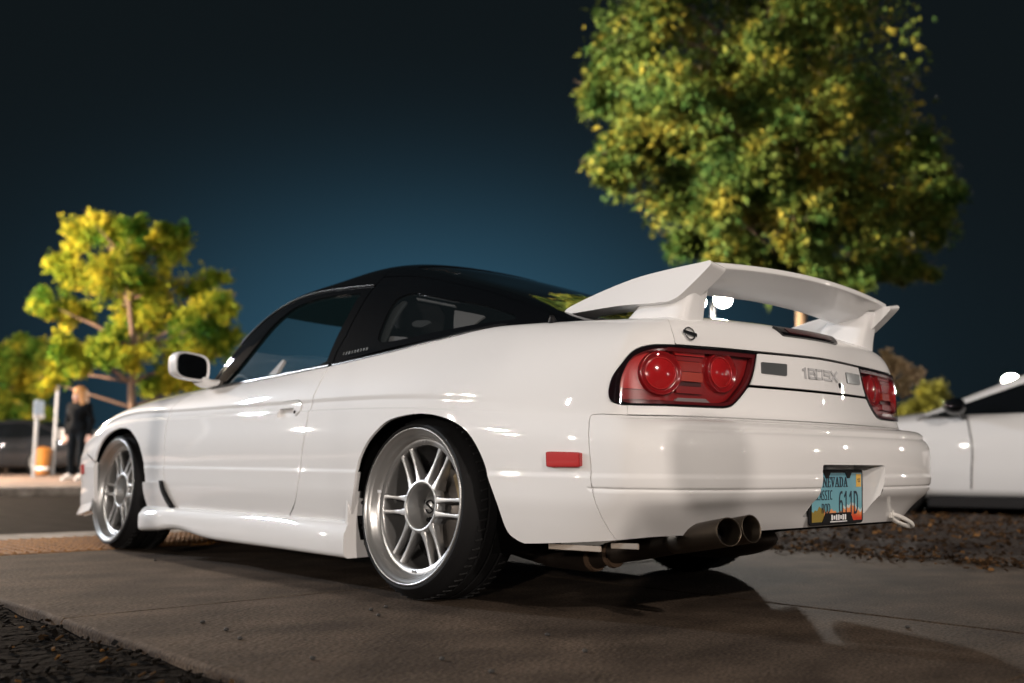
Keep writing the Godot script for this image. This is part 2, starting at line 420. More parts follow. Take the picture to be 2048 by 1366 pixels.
	var band := PackedVector2Array([Vector2(0, 7.165), Vector2(1.01, 7.15)])
	for k in inner.size():
		var z := inner[inner.size() - 1 - k]
		if z.y > 6.575:
			band.append(z - Vector2(0.012, 0))
	band.append_array(xy([1.165, 6.565, 0, 6.557]))
	var band_all := rev(band)
	band_all.append_array(rev(flip_u(rev(band))).slice(1))
	var clean := PackedVector2Array()
	for z in band:
		clean.append(z)
	for z in flip_u(band):
		clean.append(z)
	var garnish := part("badge_band", panel(body, clean, [], {"gap": 0.0014, "thick": 0.01, "off": 0.002}), w, car)
	var lid := PackedVector2Array([Vector2(0, 7.19), Vector2(1.02, 7.175)])
	lid.append_array(xy([1.588, 7.172, 2.126, 7.16, 2.66, 7.157]))
	lid.append_array(hatch_gap.slice(1))
	lid.append(Vector2(0, 9.0))
	lid.append_array(flip_u(lid))
	var hatch := part("hatch_lid", panel(body, lid, [], {"gap": 0.0018, "thick": 0.02}), w, car)
	var deck := []
	for i in 15:
		var u := i * 0.4
		var l := body.ev(u, 9.0)
		var row := []
		for j in 17:
			row.append(l.lerp(l * Vector3(1, 1, -1), j / 16.0) + Vector3(0, -0.004, 0))
		deck.append(row)
	var dk := MB.new()
	dk.skin(deck, false, Vector3.UP)
	part("rear_deck", dk, w, car)
	# band: reflectors, number badge, lock
	for s in [1.0, -1.0]:
		var r := panel(body, rounded(xy([0.60 * s, 6.775, 0.99 * s, 6.785, 0.985 * s, 6.98, 0.585 * s, 6.985]), 0.02), [], {"off": 0.006, "thick": 0.006})
		part("number_lamp", r, M.smoke, garnish)
	var txt := MB.new()
	var tf := frame(body, 0.01, 6.86, 0.003)
	var glyphs := [
		[[-0.008, 0.014, 0.0, 0.018, 0.0, -0.018]],
		[[-0.012, -0.018, -0.012, 0.018, 0.012, 0.018, 0.012, 0.003, -0.012, 0.0], [0.012, 0.0, 0.014, -0.003, 0.014, -0.018, -0.012, -0.018]],
		[[-0.013, -0.018, -0.013, 0.018, 0.013, 0.018, 0.013, -0.018, -0.013, -0.018]],
		[[0.013, 0.018, -0.013, 0.018, -0.013, 0.001, 0.013, 0.001, 0.013, -0.018, -0.013, -0.018]],
		[[-0.013, 0.018, 0.013, -0.018], [-0.013, -0.018, 0.013, 0.018]]]
	for k in 5:
		var gl := []
		for l in glyphs[k]:
			var e := []
			for i in l.size():
				e.append(l[i] * (1.28 if i % 2 == 0 else 0.74))
			gl.append(e)
		strokes(txt, Transform3D(tf.basis, tf * Vector3([-0.088, -0.052, -0.006, 0.041, 0.087][k], 0, 0)), gl, 0.0075, 0.0016)
	part("number_badge", txt, M.grey_letter, garnish)
	var kl := MB.new()
	var kf := frame(body, -0.40, 6.71, 0.003)
	kl.lathe([Vector2(0.0, 0.003), Vector2(0.007, 0.003), Vector2(0.009, 0.0)], 14, kf.origin, kf.basis)
	kl.box(kf * Vector3(0, 0, 0.004), Vector3(0.002, 0.010, 0.002), 0.0, kf.basis)
	part("lock", kl, M.black, garnish)
	# emblem: ring and bar
	var em := MB.new()
	var ef := frame(body, 2.315, 7.425, 0.003)
	var rg := []
	for k in 33:
		rg.append(ef * Vector3(cos(TAU * k / 32.0) * 0.0185, sin(TAU * k / 32.0) * 0.0185, 0.002))
	em.tube(rg, [0.0026], 8, false)
	var emo := part("emblem", em, M.chrome, hatch)
	var eb := MB.new()
	eb.box(ef * Vector3(0, 0, 0.004), Vector3(0.050, 0.0115, 0.005), 0.0015, ef.basis)
	part("bar", eb, M.dark_chrome, emo)
	var et := MB.new()
	for k in 6:
		et.box(ef * Vector3(-0.0175 + k * 0.007, 0, 0.0067), Vector3(0.0042, 0.0062, 0.0006), 0.0, ef.basis)
	# third stop lamp
	var bl := panel(body, rounded(xy([0.62, 7.97, 0.55, 7.64, -0.55, 7.64, -0.62, 7.97]), 0.04), [], {"off": 0.007, "thick": 0.01})
	var st := part("stop_lamp", bl, M.black_gloss, hatch)
	var bl2 := panel(body, rounded(xy([0.46, 7.90, 0.42, 7.71, -0.42, 7.71, -0.46, 7.90]), 0.04), [], {"off": 0.0085, "thick": 0.002})
	part("lens", bl2, M.dark_red, st)
	# ---------------------------------------------------------------- tail lamps
	for side in 2:
		tail_lamp(car, tail, side == 1)
	# ---------------------------------------------------------------- side marker, buffer
	var mk := rounded(xy([5.434, 2.47, 5.087, 2.52, 5.087, 2.96, 5.434, 2.93]), 0.05)
	var mks := pair("side_marker", panel(body, mk, [], {"off": 0.010, "thick": 0.012, "dv": 0.05}), M.marker_red, car)
	for k in 2:
		var mi := panel(body, inset(mk, 0.004), [], {"off": 0.0115, "thick": 0.003, "dv": 0.05})
		part("lens", mi if k == 0 else mi.mirrored(), M.marker_bright, mks[k])
	var fm := panel(body, rounded(xy([13.95, 2.3, 14.12, 2.3, 14.12, 2.75, 13.95, 2.75]), 0.05), [], {"off": 0.008, "thick": 0.01})
	pair("front_marker", fm, M.marker_bright, car)
	var nz := MB.new()
	var nf := frame(body, 5.70, 8.35, 0.0)
	nz.lathe([Vector2(0.0, 0.022), Vector2(0.006, 0.022), Vector2(0.008, 0.016), Vector2(0.016, 0.0)], 12, nf.origin, nf.basis)
	pair("rubber_buffer", nz, M.black, car)
	# ---------------------------------------------------------------- dark shell behind the panels, floor, wheel houses
	var shell_hole := PackedVector2Array()
	for z in arch:
		shell_hole.append(z)
	var fh := PackedVector2Array()
	for z in farch:
		fh.append(z)
	fh.append(Vector2(13.40, 0.0))
	var inside := PackedVector2Array([Vector2(0.9, 0.3)])
	inside.append_array(xy([5.2, 0.3]))
	inside.append_array(xy([5.2, 5.0, 7.9, 5.0, 7.9, 0.3, 11.4, 0.3, 11.4, 4.9, 13.5, 4.9, 14.2, 0.4, 17, 0.4, 17, 7.0, 10.7, 7.45, 9.0, 7.5, 5.0, 7.6, 3.0, 7.0, 0.9, 7.0]))
	pair("inner_shell", panel(body, inside, [], {"off": -0.045, "thick": 0.0, "du": 0.1}), M.inside, car)
	var rear_in := panel(body, xy([-1.0, 2.9, 1.0, 2.9, 1.0, 7.4, -1.0, 7.4]), [], {"off": -0.04, "thick": 0.0, "du": 0.1})
	part("inner_shell", rear_in, M.inside, car)
	var fl := MB.new()
	fl.box(Vector3(1.25, 0.22, 0), Vector3(1.75, 0.06, 1.5), 0.01)
	fl.box(Vector3(1.1, 0.30, 0), Vector3(3.9, 0.12, 0.95), 0.02)
	fl.box(Vector3(-0.68, 0.30, 0), Vector3(0.62, 0.10, 1.2), 0.02)
	fl.box(Vector3(-0.2, 0.62, 0), Vector3(1.3, 0.03, 1.1))
	fl.box(Vector3(0, 0.22, 0), Vector3(0.10, 0.12, 1.1), 0.02)
	fl.box(Vector3(2.475, 0.24, 0), Vector3(0.14, 0.12, 1.1), 0.02)
	part("floor_pan", fl, M.under, car)
	for cx2 in [Vector2(-0.03, 0.325), Vector2(2.41, 0.325)]:
		for s in [-1.0, 1.0]:
			var wh := MB.new()
			var g := []
			for i in 23:
				var a := PI * (-0.12 + 1.24 * i / 22.0)
				var e := Vector3(cos(a) * 0.37, sin(a) * 0.335, 0) + Vector3(cx2.x, 0.30, 0)
				g.append([e + Vector3(0, 0, 0.80 * s), e + Vector3(0, 0, 0.50 * s)])
			wh.skin(g)
			var fan := []
			for i in 23:
				fan.append(g[i][1])
			wh.face(fan)
			part("wheel_house", wh, M.inside, car)
	# ---------------------------------------------------------------- side skirts, sill ends, vents, lips
	for s in [1.0, -1.0]:
		var sk := MB.new()
		var g := []
		for i in 41:
			var t := i / 40.0
			var x: float = lerpf(2.045, 0.335, t)
			var flare := 0.018 * smoothstep(0.14, 0.0, t) + 0.012 * smoothstep(0.6, 1.0, t)
			var lift := 0.026 * exp(-pow((t - 0.20) / 0.12, 2.0)) - 0.004 * t
			var topy := lerpf(0.232, 0.240, t)
			var z0 := -0.828
			g.append([Vector3(x, topy + 0.004, z0 + 0.02), Vector3(x, topy, z0 - 0.001), Vector3(x, topy - 0.012, z0 - 0.010 - flare * 0.4), Vector3(x, 0.195, z0 - 0.017 - flare), Vector3(x, 0.165, z0 - 0.018 - flare),
				Vector3(x, 0.138 + lift, z0 - 0.016 - flare), Vector3(x, 0.124 + lift, z0 - 0.011 - flare), Vector3(x, 0.117 + lift, z0 + 0.002 - flare), Vector3(x, 0.118 + lift, z0 + 0.08)])
		sk.skin(g, false, Vector3(0, 0, -1))
		sk.face([g[40][0], g[40][1], g[40][2], g[40][3], g[40][4], g[40][5], g[40][6], g[40][7], g[40][8]])
		sk.face([g[0][0], g[0][1], g[0][2], g[0][3], g[0][4], g[0][5], g[0][6], g[0][7], g[0][8]])
		var so := part("side_skirt", sk if s > 0 else sk.mirrored(), w, car)
		var lip := panel(body, curve(xy([11.585, 1.60, 11.60, 0.9, 11.585, 0.0]), 4) + xy([11.02, 0.0, 11.06, 0.9, 11.10, 1.60]), [], {"off": 0.012, "thick": 0.04})
		part("skirt_end", lip if s > 0 else lip.mirrored(), w, so)
		var vent := panel(body, curve(xy([11.13, 1.72, 11.10, 1.1, 11.03, 0.55, 10.93, 0.10]), 5) + curve(xy([10.86, 0.10, 10.95, 0.55, 11.03, 1.1, 11.08, 1.72]), 5), [], {"off": 0.016, "thick": 0.012})
		part("vent_blade", vent if s > 0 else vent.mirrored(), M.black, so)
		var cl := MB.new()
		for y in [0.335, 0.245]:
			cl.box(Vector3(0.332, y, -0.785), Vector3(0.012, 0.026, 0.016), 0.003)
			cl.box(Vector3(0.330, y - 0.028, -0.783), Vector3(0.014, 0.014, 0.014), 0.005)
		part("arch_clip", cl if s > 0 else cl.mirrored(), M.black, car)
		var fr := MB.new()
		fr.box(Vector3(0.345, 0.265, -0.803), Vector3(0.018, 0.30, 0.075), 0.004)
		part("arch_return", fr if s > 0 else fr.mirrored(), w, car)
		var se := MB.new()
		se.box(Vector3(-0.69, 0.214, -0.768), Vector3(0.22, 0.016, 0.006), 0.002, Basis(Vector3.UP, -0.08) * Basis(Vector3.BACK, -0.03))
		se.box(Vector3(-0.86, 0.228, -0.748), Vector3(0.12, 0.016, 0.006), 0.002, Basis(Vector3.UP, -0.2) * Basis(Vector3.BACK, -0.05))
		if s > 0:
			part("sill_flange", se, M.worn_white, car)
	var fl2 := MB.new()
	var lg := []
	for i in 41:
		var u := 13.55 + 6.9 * i / 40.0
		var p := body.ev(u, 0.2)
		var n: Vector3 = body.both(u, 1.0, 0.0)[2]
		n.y = 0
		n = n.normalized()
		lg.append([p + n * 0.004 + Vector3(0, 0.075, 0), p + n * 0.012 + Vector3(0, 0.04, 0), p + n * 0.026 + Vector3(0, 0.004, 0), p + n * 0.029 - Vector3(0, 0.004, 0), p + n * 0.026 - Vector3(0, 0.010, 0), p - n * 0.05 - Vector3(0, 0.008, 0)])
	fl2.skin(lg, false, Vector3.RIGHT)
	part("front_lip", fl2, w, car)
	# ---------------------------------------------------------------- greenhouse
	var bg := M.black_gloss as Material
	var glass_poly := rounded(curve(xy([0.70, 0.12, 0.785, 0.42, 1.601, 1.73, 2.045, 2.80, 2.502, 3.22, 2.892, 3.34, 3.374, 3.36, 3.75, 3.30]), 4) + xy([3.96, 3.22, 3.974, 1.907, 3.891, 0.06, 3.359, 0.03, 1.8, 0.03, 0.9, 0.05]), 0.05)
	var dframe := xy([0.10, 0.0, 4.0, 0.0, 4.01, 0.44, 4.08, 1.06, 4.11, 2.06, 4.10, 3.0, 4.08, 3.72, 3.0, 3.75, 2.0, 3.80, 1.0, 3.85, 0.1, 3.8])
	var dfm := panel(house, dframe, [glass_poly], {"thick": 0.02})
	var dgm := panel(house, inset(glass_poly, -0.006), [], {"off": -0.008, "thick": 0.0})
	for k in 2:
		part("window_frame", dfm if k == 0 else dfm.mirrored(), bg, doors[k])
		part("window", dgm if k == 0 else dgm.mirrored(), M.glass, doors[k])
	var strip := MB.new()
	var sg := []
	for i in 61:
		var u := 10.45 - 2.13 * i / 60.0
		var v := 7.56 + 0.19 * smoothstep(10.4, 8.6, u)
		var p: Vector3 = body.both(u, v, 0.0)[0]
		sg.append([p + Vector3(0, -0.001, -0.002), p + Vector3(0, 0.006, -0.003), p + Vector3(0, 0.012, 0.001), p + Vector3(0, 0.012, 0.035)])
	strip.skin(sg, false, Vector3(0, 0.3, -1))
	for k in 2:
		part("belt_seal", strip if k == 0 else strip.mirrored(), M.trim, doors[k])
	var strip2 := MB.new()
	sg = []
	for i in 41:
		var t := i / 40.0
		var u := lerpf(8.27, 6.05, t)
		var v := 7.755 + 0.08 * smoothstep(7.6, 6.9, u) + 0.27 * smoothstep(7.0, 6.3, u) + 0.6 * smoothstep(6.5, 6.0, u)
		var p: Vector3 = body.both(u, v, 0.0)[0]
		sg.append([p + Vector3(0, 0.0, -0.001), p + Vector3(0, 0.006, -0.001), p + Vector3(0, 0.010, 0.006), p + Vector3(0, 0.008, 0.06)])
	strip2.skin(sg, false, Vector3(0, 0.3, -1))
	pair("belt_seal", strip2, M.trim, car)
	var qg := rounded(xy([4.70, 0.36, 4.644, 0.60, 4.64, 1.0, 4.625, 1.92, 4.64, 2.45, 4.75, 2.68, 4.87, 2.70, 5.467, 1.93, 5.942, 1.48, 6.44, 0.85, 6.43, 0.50, 5.672, 0.31, 5.022, 0.26]), 0.12)
	var gap_line := curve(xy([4.113, 4.27, 4.517, 4.264, 4.791, 4.137, 5.177, 3.653, 5.532, 3.131, 6.237, 2.192, 6.728, 1.731, 7.136, 0.927, 7.42, 0.0]), 3)
	var qpoly := xy([4.02, 0.0, 4.03, 0.44, 4.10, 1.06, 4.13, 2.06, 4.12, 3.0, 4.105, 3.72])
	qpoly.append_array(gap_line)
	var qm := panel(house, qpoly, [qg], {"thick": 0.015, "gap": 0.001})
	var qmo := pair("window_pillar", qm, bg, car)
	var qgm := panel(house, inset(qg, -0.005), [], {"off": -0.006, "thick": 0.0})
	for k in 2:
		part("quarter_window", qgm if k == 0 else qgm.mirrored(), M.glass_dark, qmo[k])
	var ws := rounded(xy([0.10, 4.35, 2.12, 4.35, 2.16, 7.0, 2.12, 9.65, 0.10, 9.65]), 0.1)
	var roofp := xy([0.0, 3.83, 1.0, 3.88, 2.0, 3.83, 3.0, 3.78, 4.085, 3.76, 4.10, 4.26, 4.10, 7.0])
	roofp.append_array(flip_v(xy([0.0, 3.83, 1.0, 3.88, 2.0, 3.83, 3.0, 3.78, 4.085, 3.76, 4.10, 4.26])))
	var roof := part("roof", panel(house, roofp, [ws], {"thick": 0.012, "dv": 0.2}), bg, car)
	part("windscreen", panel(house, inset(ws, -0.01), [], {"off": -0.006, "thick": 0.0, "dv": 0.2}), M.glass, car)
	var hf := gap_line.duplicate()
	for k in hf.size():
		hf[k] += Vector2(0.018, 0.03)
	hf[hf.size() - 1].y = 0.0
	hf[0].x = 4.118
	hf.append_array(xy([8.0, 0.0, 8.0, 7.0]))
	var hfa := hf.duplicate()
	hfa.append_array(flip_v(hf).slice(1))
	var hg := rounded(xy([4.35, 5.0, 4.9, 4.75, 5.3, 4.2, 5.8, 3.55, 6.5, 2.95, 7.3, 2.4, 7.6, 2.9, 7.6, 11.1, 7.3, 11.6, 6.5, 11.05, 5.8, 10.45, 5.3, 9.8, 4.9, 9.25, 4.35, 9.0]), 0.2)
	var hm := part("hatch_frame", panel(house, hfa, [hg], {"thick": 0.012, "dv": 0.2, "off": 0.001}), bg, car)
	part("hatch_glass", panel(house, inset(hg, -0.01), [], {"off": -0.004, "thick": 0.0, "dv": 0.2}), M.glass_dark, hm)
	# roof rail highlight strip along the door opening
	var rail := MB.new()
	var rp := []
	for i in 40:
		rp.append(house.both(lerpf(1.0, 4.08, i / 39.0), 3.74 + 0.03 * sin(i * 0.1), 0.003)[0])
	rail.tube(rp, [0.0035], 6)
	var rail_m := pair("drip_rail", rail, M.trim, roof)
	for it in [[[4.650, 0.44, 4.612, 0.97, 4.61, 2.06, 4.68, 2.49, 4.76, 2.38, 4.73, 1.10, 4.715, 0.48], -0.018, M.trim_dim], [[4.84, 2.66, 5.47, 1.86, 5.49, 1.74, 4.86, 2.54], -0.02, M.trim_pale],
		[[5.49, 1.59, 5.94, 1.09, 5.83, 0.52, 5.66, 0.37, 5.62, 0.36], -0.025, M.trim_pale], [[4.89, 1.44, 4.93, 1.56, 5.12, 1.45, 5.18, 1.30, 5.08, 1.10, 4.93, 1.25], -0.05, M.trim_dim], [[4.72, 0.80, 5.0, 0.54, 5.0, 0.36, 4.72, 0.55], -0.03, M.trim_pale]]:
		var tm := panel(house, rounded(xy(it[0]), 0.05), [], {"off": it[1], "thick": 0.006})
		pair("window_trim", tm, it[2], qmo[0])
	var lt := MB.new()
	for k in 9:
		var fr := frame(house, lerpf(4.16, 4.53, k / 8.0), lerpf(0.29, 0.235, k / 8.0), 0.0015)
		lt.box(fr.origin, Vector3(0.005 + 0.002 * (k % 3), 0.012, 0.0008), 0.0, fr.basis)
	part("window_lettering", lt, M.trim_dim, qmo[0])
	var liner := panel(house, xy([2.25, 4.2, 4.05, 4.0, 4.05, 10.0, 2.25, 9.8]), [], {"off": -0.03, "thick": 0.0, "dv": 0.2})
	part("headliner", liner, M.inside, roof)
	var banner := panel(house, xy([1.72, 4.6, 2.12, 4.5, 2.16, 7.0, 2.12, 9.5, 1.72, 9.4]), [], {"off": -0.010, "thick": 0.0, "dv": 0.2})
	part("sun_strip", banner, M.inside, roof)
	interior(car)
	mirrors(doors)
	wing(car)
	exhaust(car)
	number_plate(bumper)
	wheel(car, Vector3(-0.002, 0.310, -0.828), 0.080, 0.302, 0.0, true)
	wheel(car, Vector3(2.475, 0.300, -0.822), 0.066, 0.292, 0.02, true)
	wheel(car, Vector3(-0.002, 0.310, 0.828), 0.080, 0.302, 0.0, false)
	wheel(car, Vector3(2.475, 0.300, 0.822), 0.066, 0.292, -0.02, false)

func tail_lamp(car: Node3D, tail: PackedVector2Array, right: bool) -> void:
	var mir := func(b: MB) -> MB:
		return b.mirrored() if right else b
	var rim := inset(tail, 0.0045)
	var lens_in := inset(tail, 0.013)
	var base := panel(body, inset(tail, 0.001), [], {"off": -0.022, "thick": 0.0})
	var lamp := part("tail_light", mir.call(base), M.lamp_dark, car)
	var border := panel(body, inset(tail, 0.0008), [rim], {"off": 0.004, "thick": 0.03})
	part("bezel", mir.call(border), M.black_gloss, lamp)
	var inner := panel(body, rim, [lens_in], {"off": 0.001, "thick": 0.02})
	part("bezel", mir.call(inner), M.lamp_edge, lamp)
	var outer := xy([2.9, 7.138, 3.334, 7.125, 3.631, 7.08, 3.907, 7.0, 4.288, 6.825, 4.61, 6.605, 4.715, 6.383, 4.712, 6.205, 4.64, 6.118, 4.374, 6.08, 4.0, 6.085])
	var crescent := curve(outer, 4) + curve(xy([4.05, 6.12, 4.33, 6.16, 4.40, 6.30, 4.37, 6.52, 4.18, 6.74, 3.90, 6.90, 3.60, 7.0, 3.30, 7.06, 2.95, 7.09]), 4)
	part("bezel", mir.call(panel(body, crescent, [], {"off": 0.0048, "thick": 0.012})), M.black_gloss, lamp)
	# red reflector field behind the lenses
	var field := inset(tail, 0.016)
	part("reflector", mir.call(panel(body, field, [], {"off": -0.018, "thick": 0.0})), M.lamp_red, lamp)
	var upper := rounded(xy([4.40, 6.40, 4.37, 6.62, 4.1, 6.86, 3.75, 6.98, 3.35, 7.04, 3.35, 6.40]), 0.05)
	part("reflector", mir.call(panel(body, upper, [], {"off": -0.012, "thick": 0.006})), M.lamp_bright, lamp)
	var topbar := rounded(xy([1.9, 6.98, 2.62, 6.98, 2.70, 7.06, 1.9, 7.08]), 0.02)
	part("reflector", mir.call(panel(body, topbar, [], {"off": -0.010, "thick": 0.006})), M.lamp_bright, lamp)
	# the ridged block between the two round lenses
	var yy := 6.36
	for k in 5:
		var h: float = [0.13, 0.07, 0.16, 0.17, 0.08][k]
		var blk := panel(body, rounded(xy([1.98, yy, 2.62, yy, 2.62, yy + h - 0.012, 1.98, yy + h - 0.012]), 0.02), [], {"off": [-0.006, -0.012, -0.003, -0.005, -0.009][k], "thick": 0.012})
		part("reflector", mir.call(blk), [M.lamp_red, M.lamp_dark, M.lamp_orange, M.lamp_amber, M.lamp_red][k], lamp)
		yy += h
	var chin := rounded(xy([1.85, 6.19, 2.7, 6.18, 2.62, 6.27, 1.95, 6.28]), 0.03)
	part("chin", mir.call(panel(body, chin, [], {"off": -0.004, "thick": 0.012})), M.lamp_silver, lamp)
	for k in 2:
		var f := frame(body, [3.062, 1.605][k], [6.67, 6.75][k], -0.014)
		var R: float = [0.062, 0.060][k]
		var dome := MB.new()
		var pr := [Vector2(0.0005, 0.0135)]
		for j in 9:
			var a := (j + 1) / 9.0
			pr.append(Vector2(R * 0.70 * a, 0.0135 - 0.009 * a * a))
		pr.reverse()
		dome.lathe(pr, 40, f.origin, f.basis)
		var lens := part("round_lens", mir.call(dome), M.lens_red, lamp)
		var ring := MB.new()
		ring.lathe([Vector2(R * 1.02, -0.006), Vector2(R, 0.008), Vector2(R * 0.97, 0.0125), Vector2(R * 0.93, 0.0125), Vector2(R * 0.86, 0.006), Vector2(R * 0.74, 0.003), Vector2(R * 0.70, 0.0045)], 48, f.origin, f.basis)
		part("lens_ring", mir.call(ring), M.lens_ring, lens)
		var bead := MB.new()
		var pth := []
		for j in 41:
			pth.append(f * Vector3(cos(TAU * j / 40.0) * R * 0.71, sin(TAU * j / 40.0) * R * 0.71, 0.006))
		bead.tube(pth, [0.0016], 6, false)
		part("lens_ring", mir.call(bead), M.lamp_bright, lens)
	part("cover", mir.call(panel(body, rim, [], {"off": 0.0055, "thick": 0.0})), M.lamp_cover, lamp)

func interior(car: Node3D) -> void:
	for s in [-1.0, 1.0]:
		var b := MB.new()
		b.box(Vector3(0.95, 0.42, 0.36 * s), Vector3(0.50, 0.16, 0.46), 0.06, Basis(Vector3.BACK, 0.12))
		b.box(Vector3(0.66, 0.72, 0.36 * s), Vector3(0.15, 0.56, 0.46), 0.06, Basis(Vector3.BACK, -0.0) * Basis(Vector3.BACK, 0.28))
		var seat := part("seat", b, M.cloth, car)
		var h := MB.new()
		h.box(Vector3(0.56, 1.03, 0.36 * s), Vector3(0.09, 0.14, 0.25), 0.04, Basis(Vector3.BACK, 0.2))
		part("headrest", h, M.cloth, seat)
	var d := MB.new()
	d.box(Vector3(1.62, 0.70, 0), Vector3(0.52, 0.12, 1.36), 0.04)
	d.box(Vector3(1.40, 0.60, 0), Vector3(0.20, 0.24, 1.36), 0.05)
	d.box(Vector3(1.0, 0.42, 0), Vector3(0.9, 0.18, 0.2), 0.03)
	part("dashboard", d, M.cloth, car)
	var sw := MB.new()
	var pts := []
	var bs := Basis(Vector3.BACK, 0.45)
	for k in 29:
		pts.append(Vector3(1.16, 0.74, -0.36) + bs * Vector3(0, cos(TAU * k / 28.0), sin(TAU * k / 28.0)) * 0.18)
	sw.tube(pts, [0.014], 8, false)
	sw.tube([Vector3(1.16, 0.74, -0.36) + bs * Vector3(0.03, 0, 0.17), Vector3(1.16, 0.74, -0.36) + bs * Vector3(0.05, 0, -0.17)], [0.016], 8)
	sw.tube([Vector3(1.17, 0.74, -0.36), Vector3(1.45, 0.63, -0.36)], [0.03], 8)
	part("steering_wheel", sw, M.cloth, car)
	var rv := MB.new()
	rv.box(Vector3(1.30, 1.085, 0.0), Vector3(0.025, 0.065, 0.24), 0.012)
	rv.tube([Vector3(1.31, 1.10, 0), Vector3(1.40, 1.15, 0)], [0.008], 6)
	part("rear_view_mirror", rv, M.cloth, car)
	var rs := MB.new()
	rs.box(Vector3(0.10, 0.62, 0), Vector3(0.5, 0.12, 1.1), 0.05)
	rs.box(Vector3(-0.15, 0.78, 0), Vector3(0.14, 0.30, 1.08), 0.05, Basis(Vector3.BACK, 0.4))
	part("rear_seat", rs, M.cloth, car)

func mirrors(doors: Array) -> void:
	for k in 2:
		var o := Vector3(1.60, 0.873, -0.836)
		var bs := Basis(Vector3.UP, 0.10)
		var g := []
		var xs := [0.0, 0.012, 0.05, 0.09, 0.12, 0.138]
		var sc := [0.97, 1.0, 0.99, 0.86, 0.58, 0.15]
		for i in 6:
			var row := []
			for j in 40:
				var a := TAU * j / 40.0
				var cz := signf(cos(a)) * pow(absf(cos(a)), 0.55) * 0.088
				var cy := signf(sin(a)) * pow(absf(sin(a)), 0.6) * 0.064
				cy += -cz * 0.10
				row.append(o + bs * Vector3(xs[i], cy * sc[i], cz * sc[i] + 0.02 * (1.0 - sc[i])))
			g.append(row)
		var b := MB.new()
		b.skin(g, true)
		b.face(g[5])
		var gl := MB.new()
		var fc := []
		var lipb := MB.new()
		for j in 40:
			fc.append(o + bs * (bs.inverse() * (g[0][j] - o) * Vector3(1, 0.86, 0.88)) + Vector3(0.008, 0, 0))
		for j in 40:
			b.face([g[0][j], g[0][(j + 1) % 40], fc[(j + 1) % 40], fc[j]])
		gl.face(fc)
		var arm := MB.new()
		var ag := []
		for i in 7:
			var t := i / 6.0
			var c := Vector3(1.655, 0.825, -0.79).lerp(Vector3(1.60, 0.800, -0.735), t) + Vector3(0, -0.010 * sin(t * PI), 0)
			var row := []
			for j in 20:
				var a := TAU * j / 20.0
				row.append(c + Vector3(cos(a) * lerpf(0.035, 0.060, t), sin(a) * lerpf(0.024, 0.020, t) , sin(a) * 0.012))
			ag.append(row)
		arm.skin(ag, true)
		# the triangular sail between mirror and pillar
		var sail := MB.new()
		sail.prism(xy([1.66, 0.783, 1.535, 0.783, 1.47, 0.915, 1.485, 0.925]), Vector3(0, 0, -0.748), Vector3.RIGHT, Vector3(0, 1, 0.33), -0.006, 0.012, 0.003)
		var mo := part("wing_mirror", b if k == 0 else b.mirrored(), M.paint, doors[k])
		part("mirror_glass", gl if k == 0 else gl.mirrored(), M.mirror, mo)
		part("mirror_arm", arm if k == 0 else arm.mirrored(), M.paint, mo)
		part("mirror_sail", sail if k == 0 else sail.mirrored(), M.paint, mo)

